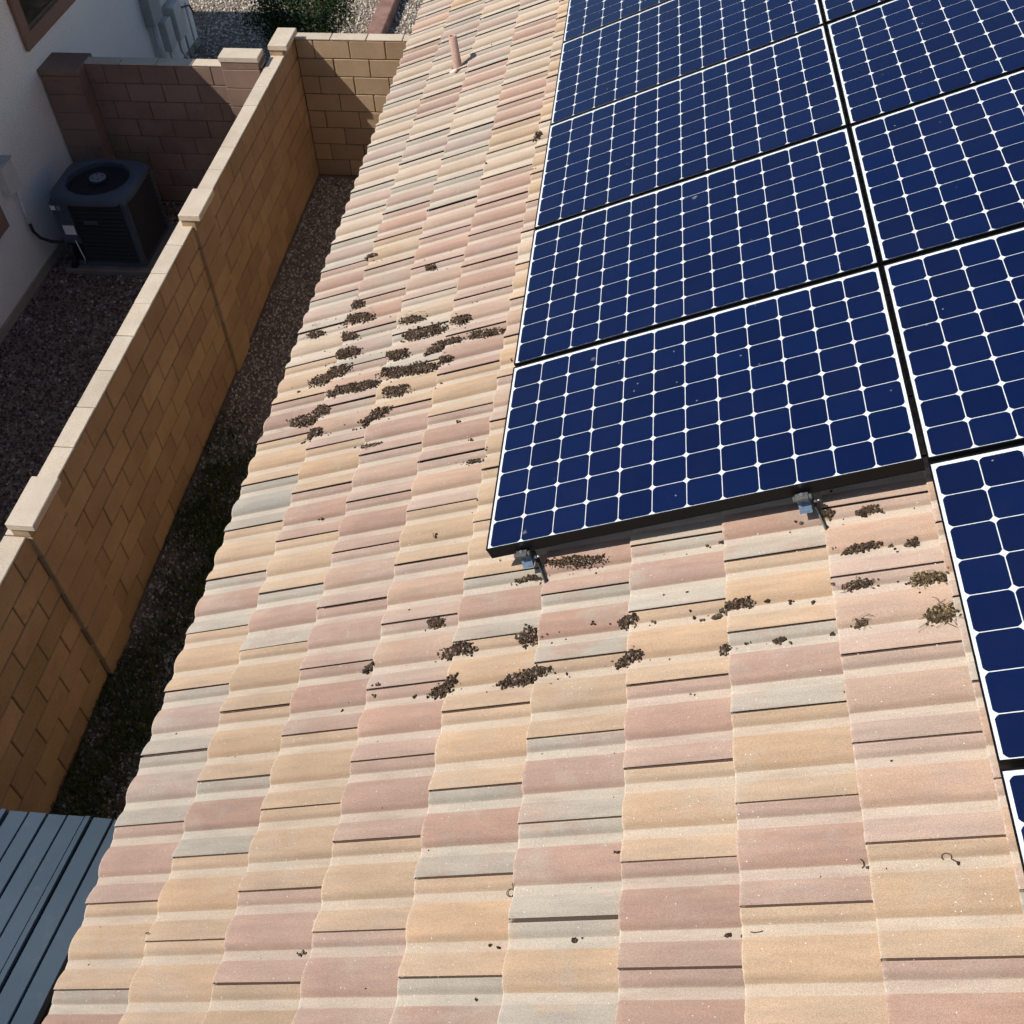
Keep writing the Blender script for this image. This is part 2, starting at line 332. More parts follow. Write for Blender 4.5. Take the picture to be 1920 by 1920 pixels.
HR, C0, LAP, WN, WF = 0.0185, 0.006, 0.0075, 0.052, 0.068      # roll height, crest offset, side lap, near and far half widths
def roll_h(d):
    """height of a roll at distance d past its crest: short steep near flank, long gentle far flank"""
    t = -d / WN if d < 0 else d / WF
    if t >= 1: return 0.0
    return HR * (1 - t ** 2.2) if d < 0 else HR * (1 - t ** 2.0)
def tile_profile():
    crests = (C0, C0 + W_V / 2, C0 + W_V); ys = {0.0, 0.005}
    for c in crests:
        for t in (-1.03, -1.0, -0.965, -0.8, -0.55, -0.28, 0): ys.add(round(c + t * WN, 4))
        for t in (0.22, 0.45, 0.68, 0.86, 0.975, 1.0, 1.025): ys.add(round(c + t * WF, 4))
    out = []
    for y in sorted(q for q in ys if 0 <= q <= W_V + 0.022):
        best, mid, dark_band = 0.0, 0.0, 0.0
        for k, c in enumerate(crests):
            z = roll_h(y - c)
            if k == 2: z -= LAP * min(1, max(0, (y - (c - WN)) / 0.03)) * (1 if z > 0 else 0)
            if z > best: best = z; mid = 1.0 if k == 1 else 0.0
            if -1.01 * WN <= y - c <= -0.62 * WN: dark_band = 1.0
        out.append((y, best, max(0, min(1, best / HR)), mid, dark_band))
    k = [q for q in out if q[0] < W_V - 0.0042]; l = [q for q in out if q[0] >= W_V - 0.0042][0]      # water channel of the side lap
    return k + [(W_V - 0.0036, l[1], l[2], 0.0, 0.0), (W_V - 0.0034, l[1] - 0.0075, 1.0, 0.0, 2.0), (W_V + 0.02, l[1] - 0.0075, 1.0, 0.0, 2.0)]
PROF = tile_profile()
def tile_arrays(rg, chip=0.0):
    """one tile: local x up the slope from the butt, y along the eave from the near edge, z out"""
    xs = [0.0, 0.006, 0.12, 0.24, E_U + 0.03]; tilt = 0.0175; thick = 0.0135
    vs, at, fs, sm = [], [], [], []
    def zt(x, z): return z + tilt * (1 - x / E_U) - (0.0025 if x == 0 else 0)
    for i, x in enumerate(xs):
        for (y, z, r, m, q) in PROF:
            jx = rg.normal() * 0.0007 if i == 0 else 0
            vs.append((x + jx, y, zt(x, z))); at.append((r, m, x / E_U, q))
    n = len(PROF)
    for i in range(len(xs) - 1):
        for k in range(n - 1): fs.append((i * n + k, (i + 1) * n + k, (i + 1) * n + k + 1, i * n + k + 1)); sm.append(True)
    # butt face
    b = len(vs)
    for (y, z, r, m, q) in PROF: vs.append((0.002, y, zt(0.0, z) - thick)); at.append((r, m, 0.0, q))
    for k in range(n - 1): fs.append((k, k + 1, b + k + 1, b + k)); sm.append(False)
    # undercut near edge that laps over the next tile
    e = len(vs)
    for i, x in enumerate(xs): vs.append((x, 0.0035, zt(x, PROF[0][1]) - 0.0055)); at.append((1, 0, 1, 1.6))
    for i in range(len(xs) - 1): fs.append((i * n, e + i, e + i + 1, (i + 1) * n)); sm.append(False)
    g = len(vs)
    for i, x in enumerate(xs): vs.append((x, 0.026, zt(x, PROF[0][1]) - 0.0075)); at.append((1, 0, 1, 2))
    for i in range(len(xs) - 1): fs.append((e + i, g + i, g + i + 1, e + i + 1)); sm.append(False)
    return vs, fs, at, sm
def set_attrs(me, at):
    a = np.array(at, np.float32)
    for i, nm in enumerate(('roll', 'mid', 'along', 'dark_band')):
        l = me.attributes.new(nm, 'FLOAT', 'POINT'); l.data.foreach_set('value', np.ascontiguousarray(a[:, i]))
TILE_MESHES = []
for k in range(6):
    vs, fs, at, sm = tile_arrays(np.random.default_rng(k))
    me = bpy.data.meshes.new('roof_tile'); me.from_pydata(vs, [], fs); me.polygons.foreach_set('use_smooth', sm); me.update()
    set_attrs(me, at); me.materials.append(M['tile']); TILE_MESHES.append(me)

TAN, PINK, GREY = (0.515, 0.368, 0.242), (0.442, 0.294, 0.224), (0.450, 0.392, 0.318)
PALE, ROSE, BUFF = (0.515, 0.428, 0.335), (0.472, 0.352, 0.280), (0.510, 0.394, 0.288)
PAL = {'T': (TAN, (0.512, 0.376, 0.258)), 'P': (PINK, (0.452, 0.320, 0.250)), 'G': (GREY, GREY), 'g': (PINK, GREY), 't': (TAN, GREY), 'b': (BUFF, PALE), 'r': (ROSE, GREY), 'o': ((0.490, 0.342, 0.250), ROSE), 'a': (PALE, GREY)}
# tile colours read off the photograph, near to far, for the courses counted up from the eave: {course: (first tile index, codes)}
READ = {0: (-9, 'gTPrrTgTGTPTbrPrbrbrbbrbPbor'), 1: (-9, 'TTgTTgTPToorPoTPrbrbPbbrrr'), 2: (-9, 'TPTTPPoPoPTrboProbrbbPrbrbP'.replace('ro', 'or')),
        3: (-9, 'PTPPooToPTPoPPPPbTPPbbPb'), 4: (-9, 'gTgTTgTTToToTboTTbToTbTToT'), 5: (-9, 'tggTgP'), 6: (-9, 'PPTPTg'), 7: (-9, 'TPTgTg'), 8: (-9, 'PTooooo'), 9: (-9, 'rooroor')}
def tile_code(k, m):
    if k in READ:
        m0, s = READ[k]
        if 0 <= m - m0 < len(s) and s[m - m0] != '.': return s[m - m0]
    h = random.Random(k * 7919 + m * 104729).random()
    return 'TTbPPrgtoGabT'[int(h * 13)]
panels_uv = [(0.0, 1.53, -1.02, 5.4), (1.571, 3.12, -3.2, 5.4)]
def hidden(u, v):
    for a, b, c, d in panels_uv:
        if u > a + 0.12 and u + E_U < b + 0.3 and v > c + 0.16 and v < d: return True
    return u > 2.0
def in_view(u, v):
    p = ROOF @ Vector((u, v, -0.15)) - CAMW; z = p.dot(FW)
    if z < 0.2: return False
    x, y = 960 + FPX * p.dot(RT) / z, 960 + FPX * p.dot(DN) / z
    return -60 < x < 1980 and -60 < y < 2000
jv, jf, ja, ta, tb = [], [], [], [], []
n_tiles = 0
for kc in range(0, 18):
    k = kc - 5; u_b = U0 + (k - 1) * E_U
    off = V0 + (W_V / 2 if k % 2 == 0 else 0)
    m0 = math.ceil((V_NEAR - off) / W_V)
    for mi in range(m0, int((V_FAR - W_V - off) / W_V) + 1):
        v_b = off + mi * W_V
        rr = random.Random(kc * 613 + mi * 31)
        ca, cb = PAL[tile_code(kc, mi)]
        s = rr.uniform(0.93, 1.07); d = rr.uniform(-0.03, 0.03)
        ca = tuple(max(0, c * s * (1 + d * w)) for c, w in zip(ca, (1, 0, -1))); cb = tuple(c * s for c in cb)
        mw = T(u_b, v_b + rr.gauss(0, 0.0015), N_PAN + rr.gauss(0, 0.0008)) @ Matrix.Rotation(rr.gauss(0, 0.0022), 4, 'Z') @ Matrix.Rotation(rr.gauss(0, 0.002), 4, 'Y')
        vis = any(in_view(u_b + a, v_b + b) for a in (0, E_U) for b in (0, W_V)) and not hidden(u_b, v_b)
        if vis and n_tiles < 300:
            o = link('tile', TILE_MESHES[(kc * 5 + mi * 3) % 6], None, roof, mw); o.color = (*ca, 1); o['tint_b'] = cb; n_tiles += 1
        else:
            vs, fs, at, sm = tile_arrays(rr_np := np.random.default_rng(1))
            b = len(jv); jv += [tuple(mw @ Vector(v)) for v in vs]; jf += [tuple(i + b for i in f) for f in fs]; ja += at
            ta += [(*ca, 1)] * len(vs); tb += [(*cb, 1)] * len(vs)
me = bpy.data.meshes.new('tile_field'); me.from_pydata(jv, [], jf); me.update(); set_attrs(me, ja)
me.polygons.foreach_set('use_smooth', [True] * len(jf))
for nm, arr in (('tint_a', ta), ('tint_b', tb)):
    l = me.attributes.new(nm, 'FLOAT_COLOR', 'POINT'); l.data.foreach_set('color', np.array(arr, np.float32).ravel())
tf = link('tile_field', me, 'tile_joined', roof); tag(tf, kind='stuff')
print('tiles as parts', n_tiles)

# ================================================================== SOLAR PANELS
PITCH = 0.1275; PL, PW = 1.559, 1.046; CELL = 0.1241
def cell_mesh():
    h = CELL / 2; c = 0.0125; pts = []
    for sx, sy, a0 in ((1, 1, 0), (-1, 1, 90), (-1, -1, 180), (1, -1, 270)):
        cor = [(h, h - c), (h - c * 0.42, h - c * 0.42), (h - c, h)]
        ca, sa = math.cos(R(a0)), math.sin(R(a0)); pts += [(x * ca - y * sa, x * sa + y * ca) for x, y in cor]
    n = len(pts); mb = MB(); vs = [(x, y, 0) for x, y in pts] + [(x, y, -0.0006) for x, y in pts]
    mb.add(vs, [tuple(range(n))] + [(i, n + i, n + (i + 1) % n, (i + 1) % n) for i in range(n)])
    me = mb.mesh('cell'); me.materials.append(M['cell']); return me
CELL_ME = cell_mesh()
def frame_mesh():
    mb = MB(); lip, wall, hgt = 0.0055, 0.0022, 0.050; x0, x1, y0, y1 = -PL / 2, PL / 2, -PW / 2, PW / 2
    def bar(a0, a1, b0, b1, z0, z1): mb.box(a0, a1, b0, b1, z0, z1, 0.0006)
    bar(x0, x1, y0, y0 + lip, -0.006, 0.0012); bar(x0, x1, y1 - lip, y1, -0.006, 0.0012)
    bar(x0, x0 + lip, y0 + lip, y1 - lip, -0.006, 0.0012); bar(x1 - lip, x1, y0 + lip, y1 - lip, -0.006, 0.0012)
    bar(x0 + 0.0008, x1 - 0.0008, y0 + 0.0008, y0 + wall, -hgt, -0.006); bar(x0 + 0.0008, x1 - 0.0008, y1 - wall, y1 - 0.0008, -hgt, -0.006)
    bar(x0 + 0.0008, x0 + wall, y0 + wall, y1 - wall, -hgt, -0.006); bar(x1 - wall, x1 - 0.0008, y0 + wall, y1 - wall, -hgt, -0.006)
    fl = 0.028                                                   # bottom flange
    bar(x0 + 0.0008, x1 - 0.0008, y0 - 0.0012, y0 + fl, -hgt - 0.002, -hgt); bar(x0 + 0.0008, x1 - 0.0008, y1 - fl, y1 + 0.0012, -hgt - 0.002, -hgt)
    me = mb.mesh('frame'); me.materials.append(M['frame']); return me
FRAME_ME = frame_mesh()
BACK_ME = MB().box(-PL / 2 + 0.004, PL / 2 - 0.004, -PW / 2 + 0.004, PW / 2 - 0.004, -0.0055, -0.0022).mesh('backsheet'); BACK_ME.materials.append(M['backsheet'])
GLASS_ME = MB().add([(x, y, 0.0) for x, y in ((-PL / 2 + .005, -PW / 2 + .005), (PL / 2 - .005, -PW / 2 + .005), (PL / 2 - .005, PW / 2 - .005), (-PL / 2 + .005, PW / 2 - .005))], [(0, 1, 2, 3)]).mesh('glass'); GLASS_ME.materials.append(M['glass'])
ordw = {0: 'nearest', 1: 'second', 2: 'third', 3: 'fourth', 4: 'farthest'}
PANEL_LABELS = {
 (0, 0): 'nearest blue solar panel of the column by the eave, two clamps under its near edge',
 (0, 1): 'second blue solar panel from the near end of the column by the eave',
 (0, 2): 'third blue solar panel from the near end of the column by the eave',
 (0, 3): 'fourth blue solar panel from the near end of the column by the eave',
 (0, 4): 'farthest blue solar panel of the eave column, cut by the top of the picture',
 (1, -2): 'blue solar panel corner at the lower right, nearest of the upper column',
 (1, -1): 'blue solar panel of the upper column standing nearer than the two clamps, beside bare tiles',
 (1, 0): 'blue solar panel of the upper column beside the nearest panel of the eave column',
 (1, 1): 'blue solar panel of the upper column beside the second panel of the eave column',
 (1, 2): 'blue solar panel of the upper column beside the third panel of the eave column',
 (1, 3): 'blue solar panel of the upper column at the top edge, beside the fourth eave panel',
}
for (pc, pr), lab in PANEL_LABELS.items():
    cu, cv = pc * 1.571 + 6 * PITCH, pr * 1.066 - 4 * PITCH + 0.005
    p = empty('solar_panel'); rr = random.Random(pc * 17 + pr)
    p.matrix_world = ROOF @ T(cu, cv, rr.gauss(0, 0.0008)) @ Matrix.Rotation(rr.gauss(0, 0.0008), 4, 'X') @ Matrix.Rotation(rr.gauss(0, 0.0006), 4, 'Y')
    tag(p, lab, 'solar panel', 'solar panels on the roof')
    link('frame', FRAME_ME, None, p); link('backsheet', BACK_ME, None, p); link('glass', GLASS_ME, None, p)
    for i in range(12):
        for j in range(8):
            link('cell', CELL_ME, None, p, T((i - 5.5) * PITCH, (j - 3.5) * PITCH - 0.005, -0.0012))

# rails, end clamps and roof hooks
def rail(uc, v0, v1, label, full=True):
    r = empty('mounting_rail'); r.matrix_world = ROOF @ T(uc, v0, -0.05)
    tag(r, label, 'rail', 'mounting rails under the panels'); L = v1 - v0
    mb = MB()                                                   # channel section with an open slot on top, sloped end cap
    mb.box(-0.020, -0.006, 0.018, L, -0.052, -0.001); mb.box(0.006, 0.020, 0.018, L, -0.052, -0.001); mb.box(-0.006, 0.006, 0.018, L, -0.052, -0.03)
    mb.build('rail', 'rail', r)
    mb = MB()
    mb.add([(-0.021, 0.016, -0.020), (0.021, 0.016, -0.020), (0.021, -0.014, -0.058), (-0.021, -0.014, -0.058), (-0.021, 0.017, -0.062), (0.021, 0.017, -0.062)],
           [(3, 2, 1, 0), (4, 5, 2, 3), (0, 1, 5, 4), (0, 4, 3), (1, 2, 5)])
    mb.box(-0.0205, -0.007, -0.001, 0.018, -0.0195, -0.002, 0.001); mb.box(0.007, 0.0205, -0.001, 0.018, -0.0195, -0.002, 0.001)
    mb.build('end_cap', 'rail', r)
    if full:
        MB().box(-0.022, 0.022, -0.014, 0.015, 0.002, 0.017, 0.002).build('clamp', 'clamp', r)
        mb = MB(); mb.tube([(0, 0.004, 0.017), (0, 0.004, 0.022)], 0.0075, 6); mb.build('bolt', 'bolt', r)
        MB().tube([(-0.031, 0.002, 0.004), (-0.022, 0.002, 0.004)], 0.011, 6).build('nut', 'clamp', r)
        MB().tube([(0.022, 0.002, 0.004), (0.033, 0.002, 0.004)], 0.011, 6).build('nut', 'clamp', r)
        mb = MB()                                               # bent flat-bar hook beside the rail, down into the pan
        pts = [(0.026, 0.03, -0.012), (0.026, 0.028, -0.06), (0.034, 0.005, -0.085), (0.046, -0.045, -0.112), (0.060, -0.062, -0.124)]
        vs = []
        for (x, y, z) in pts: vs += [(x, y - 0.012, z), (x + 0.005, y - 0.012, z + 0.001), (x + 0.005, y + 0.016, z + 0.001), (x, y + 0.016, z)]
        fs = []
        for i in range(len(pts) - 1):
            for k in range(4): fs.append((i * 4 + k, i * 4 + (k + 1) % 4, i * 4 + 4 + (k + 1) % 4, i * 4 + 4 + k))
        fs += [(3, 2, 1, 0), (16, 17, 18, 19)]
        mb.add(vs, fs); mb.build('hook', 'dark_metal', r)
        mb = MB(); mb.tube([(0.030, 0.018, -0.036), (0.041, 0.016, -0.036)], 0.008, 6); mb.tube([(0.040, 0.016, -0.036), (0.052, 0.014, -0.036)], 0.004, 8); mb.build('bolt', 'bolt', r)
    return r
rail(0.118, -1.048, 4.3, 'aluminium rail with grey end clamp at the eave-side corner of the nearest panel')
rail(1.150, -1.048, 4.3, 'aluminium rail with grey end clamp near the far right of the nearest panel edge')

# ================================================================== VENT PIPE
pb = ROOF @ Vector((-0.979, 3.962, -0.186)); pt = Vector((-0.858, 3.958, -0.298))
vp = empty('vent_pipe', tuple(pb)); tag(vp, 'short dusty pink plumbing vent pipe standing on the far roof tiles', 'vent pipe')
ax = (pt - pb); seg = 24; mb = MB()
a = ax.normalized().orthogonal().normalized(); b = ax.normalized().cross(a)
def ring(c, r): return [c + (a * math.cos(2 * math.pi * k / seg) + b * math.sin(2 * math.pi * k / seg)) * r for k in range(seg)]
rings = [ring(Vector((0, 0, -0.03)), 0.034)] + [ring(ax * 0.06, 0.033)] + [ring(ax, 0.030), ring(ax * 1.004, 0.029), ring(ax * 1.004, 0.0185), ring(ax * 0.99, 0.0165), ring(ax * 0.55, 0.0165)]
vs = [v for r_ in rings for v in r_]
mb.add(vs, [(i * seg + k, i * seg + (k + 1) % seg, (i + 1) * seg + (k + 1) % seg, (i + 1) * seg + k) for i in range(len(rings) - 1) for k in range(seg)], True)
mb.build('pipe', 'pipe', vp)
def patch(pts_uv, n, h, name, mat, parent, origin):
    """small irregular slab lying on the roof"""
    mb = MB(); k = len(pts_uv)
    top = [ROOF @ Vector((u, v, n + h)) - origin for u, v in pts_uv]; bot = [ROOF @ Vector((u, v, n - 0.01)) - origin for u, v in pts_uv]
    mb.add(top + bot, [tuple(range(k))] + [(i, k + i, k + (i + 1) % k, (i + 1) % k) for i in range(k)]); return mb.build(name, mat, parent)
def blob(u, v, ru, rv, rs, n=14): return [(u + ru * math.cos(2 * math.pi * i / n) * rs.uniform(0.75, 1.15), v + rv * math.sin(2 * math.pi * i / n) * rs.uniform(0.75, 1.15)) for i in range(n)]
rs = random.Random(4)
patch(blob(-0.985, 3.945, 0.060, 0.062, rs), -0.170, 0.004, 'flashing', 'lead', vp, pb)
patch(blob(-1.0, 3.90, 0.030, 0.026, rs), -0.166, 0.008, 'mortar_lump', 'pipe_paint', vp, pb)

# ================================================================== BLOCK WALLS
BL, BH = 0.40, 0.2030
def block_mesh(l, d, h, name='block'):
    me = MB().box(-l / 2, l / 2, -d / 2, d / 2, -h / 2, h / 2, min(0.006, h * 0.25)).mesh(name); return me
_bm = {}
def shared_block(l, d, h, mat, name):
    key = (round(l, 3), round(d, 3), round(h, 3), mat)
    if key not in _bm: _bm[key] = block_mesh(l, d, h, name); _bm[key].materials.append(M[mat])
    return _bm[key]
def block_wall(name, label, a, b, c0, c1, axis, ztop, pil, caps_mat='cap', courses=8, face='block'):
    """wall of running-bond blocks from a to b along axis ('X' or 'Y'), between c0 and c1 across it; pil = [(start, end, across0, across1)]"""
    zt = ztop - 0.018; zb = zt - courses * BH
    mid = (c0 + c1) / 2; th = c1 - c0
    loc = (mid, a, zb) if axis == 'Y' else (a, mid, zb)
    w_ = empty(name, loc); tag(w_, label, 'wall'); O = Vector(loc); rs = random.Random(len(label))
    def put(nm, me, along, across, z, lab=None):
        p = Vector((across, along, z)) if axis == 'Y' else Vector((along, across, z))
        j = T(rs.gauss(0, 0.0012), rs.gauss(0, 0.0012), 0)
        o = link(nm, me, None, w_, T(*(p - O)) @ j @ (Matrix.Rotation(R(90), 4, 'Z') if axis == 'Y' else Matrix.Identity(4)))
        return o
    # mortar core
    x0, x1, y0, y1 = (c0 + .009, c1 - .009, a, b) if axis == 'Y' else (a, b, c0 + .009, c1 - .009)
    MB().box(x0 - O.x, x1 - O.x, y0 - O.y, y1 - O.y, -0.25, zt - 0.004 - O.z).build('mortar', 'mortar', w_)
    for r_ in range(courses):
        z = zb + (r_ + 0.5) * BH; s = a - (BL / 2 if r_ % 2 else 0)
        while s < b - 0.02:
            e0, e1 = max(s, a), min(s + BL, b)
            if e1 - e0 > 0.05 and not any(p[0] - 0.01 < e0 and e1 < p[1] + 0.01 for p in pil):
                put('block', shared_block(e1 - e0 - 0.010, th, BH - 0.009, face, 'block'), (e0 + e1) / 2, mid, z)
            s += BL
    s = a
    while s < b - 0.02:
        e1 = min(s + BL, b)
        if e1 - s > 0.05: put('cap_block', shared_block(e1 - s - 0.009, th + 0.006, 0.017, caps_mat, 'cap_block'), (s + e1) / 2, mid, ztop - 0.0085)
        s += BL
    for (p0, p1, q0, q1) in pil:
        n = courses; PO = 0.066 if axis == 'Y' else 0.012
        pm0, pm1, qm = (p0 + p1) / 2, p1 - p0, (q0 + q1) / 2
        for r_ in range(n):
            put('pilaster_block', shared_block(pm1 - 0.02, q1 - q0 - PO, BH - 0.005, face, 'pilaster_block'), pm0, qm - PO / 2 + .005, zb + (r_ + 0.5) * BH)
        put('pilaster_block', shared_block(pm1 - 0.02, q1 - q0 - PO, 0.075, face, 'pilaster_block'), pm0, qm - PO / 2 + .005, zt + 0.037)
        put('pilaster_cap', shared_block(pm1, q1 - q0, 0.058, caps_mat, 'pilaster_cap'), pm0, qm, zt + 0.075 + 0.03)
    return w_
ZT = -1.925
block_wall('block_wall', 'long tan concrete block wall with pale caps running beside the tiled roof', -3.6, 7.64, -3.36, -3.22, 'Y', ZT,
           [(-3.05, -2.63, -3.312, -3.122), (0.395, 0.815, -3.312, -3.122), (3.865, 4.285, -3.312, -3.122), (7.065, 7.495, -3.375, -3.165)])
block_wall('block_wall', 'tan block cross wall closing the gravel strip between the long wall and the tiled house', -3.215, WX - 0.01, 7.50, 7.64, 'X', ZT, [])
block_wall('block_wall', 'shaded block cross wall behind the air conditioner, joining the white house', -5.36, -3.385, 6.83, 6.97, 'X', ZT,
           [(-3.83, -3.40, 6.775, 6.99)], face='block_shade_brown')
# tall shaded pillar against the white house
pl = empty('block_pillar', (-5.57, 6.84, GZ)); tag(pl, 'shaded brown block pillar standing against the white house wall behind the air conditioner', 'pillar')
for r_ in range(8): link('block', shared_block(0.42, 0.40, BH - 0.004, 'block_shade_brown', 'block'), None, pl, T(0.0, 0.0, (r_ + 0.5) * BH - 0.03))
link('cap', shared_block(0.45, 0.42, 0.06, 'block_shade_brown', 'pilaster_cap'), None, pl, T(0, 0, 8 * BH + 0.005))

# ================================================================== NEIGHBOUR HOUSE
HX = -5.79
nb = empty('white_stucco_house', (HX - 3, 4, GZ)); tag(nb, 'neighbouring off white stucco house with brown window trim, its side wall in shade', 'house')
NI = T(*nb.location).inverted()
MB().box(HX - 7, HX, -4.0, 9.20, GZ + 0.10, -0.35).build('wall', 'stucco', nb, NI)
MB().box(HX - 6.5, HX - 0.0005, 9.203, 10.97, GZ + 0.10, -1.42).build('wall', 'stucco', nb, NI)           # lower wing at the far end
MB().box(HX - 6.55, HX + 0.06, 9.206, 11.03, -1.415, -1.30, 0.01).build('roof', 'fascia', nb, NI)
MB().box(HX - 7.02, HX + 0.02, -4.02, 10.99, GZ - 0.2, GZ + 0.098).build('foundation', 'foundation', nb, NI)
# roof: two slopes with an overhang, its near eave throws the shade over the side yard
mb = MB(); ex, ez = -5.28, -0.42; rx = HX - 3.5; rz = ez + (ex - rx) * 0.40; y0, y1 = -4.5, 9.45
mb.add([(ex, y0, ez), (ex, y1, ez), (rx, y1, rz), (rx, y0, rz), (2 * rx - ex, y0, ez), (2 * rx - ex, y1, ez),
        (ex, y0, ez - .16), (ex, y1, ez - .16), (rx, y1, rz - .16), (rx, y0, rz - .16), (2 * rx - ex, y0, ez - .16), (2 * rx - ex, y1, ez - .16)],
       [(0, 1, 2, 3), (3, 2, 5, 4), (7, 6, 9, 8), (8, 9, 10, 11), (0, 6, 7, 1), (4, 5, 11, 10), (0, 3, 9, 6), (3, 4, 10, 9), (1, 7, 8, 2), (2, 8, 11, 5)])
mb.build('roof', 'fascia', nb, NI)
def window(y0, y1, z0, z1):
    t = 0.15; f = MB(); X0, X1 = HX + 0.001, HX + 0.045
    f.box(X0, X1, y0, y1, z0, z0 + t, 0.006); f.box(X0, X1, y0, y1, z1 - t, z1, 0.006)
    f.box(X0, X1 - 0.002, y0 + 0.001, y0 + t, z0 + t, z1 - t, 0.004); f.box(X0, X1 - 0.002, y1 - t, y1 - 0.001, z0 + t, z1 - t, 0.004)
    w_ = f.build('window', 'trim', nb, NI); s = MB(); a0, a1, b0, b1 = y0 + t, y1 - t, z0 + t, z1 - t
    for q in ((a0, a1, b0, b0 + .04), (a0, a1, b1 - .04, b1), (a0, a0 + .04, b0 + .04, b1 - .04), (a1 - .04, a1, b0 + .04, b1 - .04), ((a0 + a1) / 2 - .025, (a0 + a1) / 2 + .025, b0 + .04, b1 - .04)):
        s.box(HX + 0.002, HX + 0.022, *q)
    s.build('sash', 'sash', w_)
    for q in ((a0 + .04, (a0 + a1) / 2 - .025), ((a0 + a1) / 2 + .025, a1 - .04)):
        MB().box(HX + 0.002, HX + 0.008, *q, b0 + .04, b1 - .04).build('pane', 'window_glass', w_)
window(6.57, 8.25, -1.70, -0.52)
window(3.70, 5.06, -2.79, -1.55)

# electric service on the house wall
sv = empty('electric_service', (HX, 9.9, GZ)); tag(sv, 'painted electric meter panel with boxes and conduits on the far end of the white house', 'meter panel')
SI = T(*sv.location).inverted()
MB().box(HX + .002, HX + .13, 9.42, 9.75, -2.68, -1.45, 0.006).build('cabinet', 'grey_paint', sv, SI)
MB().box(HX + .002, HX + .10, 9.757, 10.25, -2.60, -1.45, 0.006).build('cabinet', 'white_paint', sv, SI)
MB().tube([(HX + .07, 9.52, -2.68), (HX + .07, 9.52, GZ)], 0.045, 12).build('conduit', 'white_paint', sv, SI)
MB().box(HX + .002, HX + .15, 9.68, 9.90, -3.12, -2.74, 0.008).build('box', 'white_paint', sv, SI)
MB().box(HX + .002, HX + .19, 9.96, 10.22, -3.10, -2.66, 0.01).build('box', 'white_paint', sv, SI)
MB().tube([(HX + .06, 9.80, -3.12), (HX + .06, 9.80, GZ)], 0.014, 8).build('conduit', 'white_paint', sv, SI)
MB().tube([(HX + .09, 10.1, -3.10), (HX + .09, 10.1, -3.3), (HX + .09, 10.2, -3.42), (HX + .09, 10.35, GZ)], 0.018, 8).build('conduit', 'white_paint', sv, SI)
MB().tube([(HX + .06, 10.4, -2.5), (HX + .06, 10.42, GZ)], 0.016, 8).build('conduit', 'grey_paint', sv, SI)
MB().tube([(HX + .06, 10.22, -2.86), (HX + .06, 10.5, -2.88), (HX + .08, 10.75, -2.95), (HX + .08, 10.85, -3.1)], 0.012, 8).build('cable', 'black_rubber', sv, SI)
MB().tube([(HX + .05, 10.7, -2.9), (HX + .05, 10.7, GZ)], 0.016, 8).build('conduit', 'white_paint', sv, SI)
MB().tube([(HX + .03, 9.95, -1.5), (HX + .03, 9.95, -2.6)], 0.008, 6).build('cable', 'black_rubber', sv, SI)

db = empty('disconnect_box', (HX, 5.36, -2.4)); tag(db, 'pale grey disconnect box on the white wall with conduit running to the air conditioner', 'electric box')
DI = T(*db.location).inverted()
MB().box(HX + .002, HX + .10, 5.23, 5.45, -2.56, -2.24, 0.008).build('box', 'white_paint', db, DI)
MB().box(HX + .001, HX + .115, 5.225, 5.455, -2.245, -2.225, 0.004).build('lid', 'grey_paint', db, DI)
MB().tube([(HX + .05, 5.39, -2.56), (HX + .05, 5.37, -2.98)], 0.014, 8).build('conduit', 'white_paint', db, DI)
MB().tube([(HX + .05, 5.37, -2.96), (HX + .055, 5.37, -3.06), (HX + .09, 5.39, -3.15), (HX + .17, 5.42, -3.21), (HX + .27, 5.45, -3.23), (HX + .34, 5.48, -3.22)], 0.017, 10).build('whip', 'black_rubber', db, DI)

# ================================================================== AIR CONDITIONER
ac = empty('air_conditioner', (-5.06, 5.81, GZ)); tag(ac, 'dark slate air conditioner condenser with round fan grille beside the white house', 'air conditioner')
aw, ad = 0.42, 0.39; zb, zt_ = 0.08, 0.86
link('pad', MB().box(-0.50, 0.50, -0.46, 0.46, -0.02, 0.075, 0.012).mesh('pad'), 'pad', ac)
mb = MB(); mb.box(-aw + .035, aw - .035, -ad + .035, ad - .035, zb + .02, zt_ - .01); mb.build('core', 'ac_dark', ac)
for sx in (-1, 1):
    for sy in (-1, 1):
        mb = MB(); mb.box(sx * aw - (0.07 if sx > 0 else 0), sx * aw + (0.07 if sx < 0 else 0), sy * ad - (0.07 if sy > 0 else 0), sy * ad + (0.07 if sy < 0 else 0), zb, zt_, 0.018); mb.build('corner_post', 'ac_case', ac)
MB().box(-aw + .005, aw - .005, -ad + .005, ad - .005, zb - .003, zb + .05, 0.004).build('base_pan', 'ac_case', ac)
nl = 15
for i in range(nl):
    z = zb + 0.07 + i * (zt_ - zb - 0.09) / (nl - 1); mb = MB()
    def slat(p, q, out):
        (x0, y0), (x1, y1) = p, q; ox, oy = out
        vs = [(x0, y0, z + .012), (x1, y1, z + .012), (x1 + ox, y1 + oy, z - .012), (x0 + ox, y0 + oy, z - .012)]
        mb.add(vs + [(v[0], v[1], v[2] - .004) for v in vs], [(0, 1, 2, 3), (7, 6, 5, 4), (0, 3, 7, 4), (1, 5, 6, 2), (3, 2, 6, 7)])
    slat((-aw + .2, -ad + .02), (aw - .06, -ad + .02), (0, -.022)); slat((aw - .02, -ad + .06), (aw - .02, ad - .06), (.022, 0))
    slat((aw - .06, ad - .02), (-aw + .06, ad - .02), (0, .022)); slat((-aw + .02, ad - .06), (-aw + .02, -ad + .06), (-.022, 0))
    mb.build('louvre', 'ac_dark', ac)
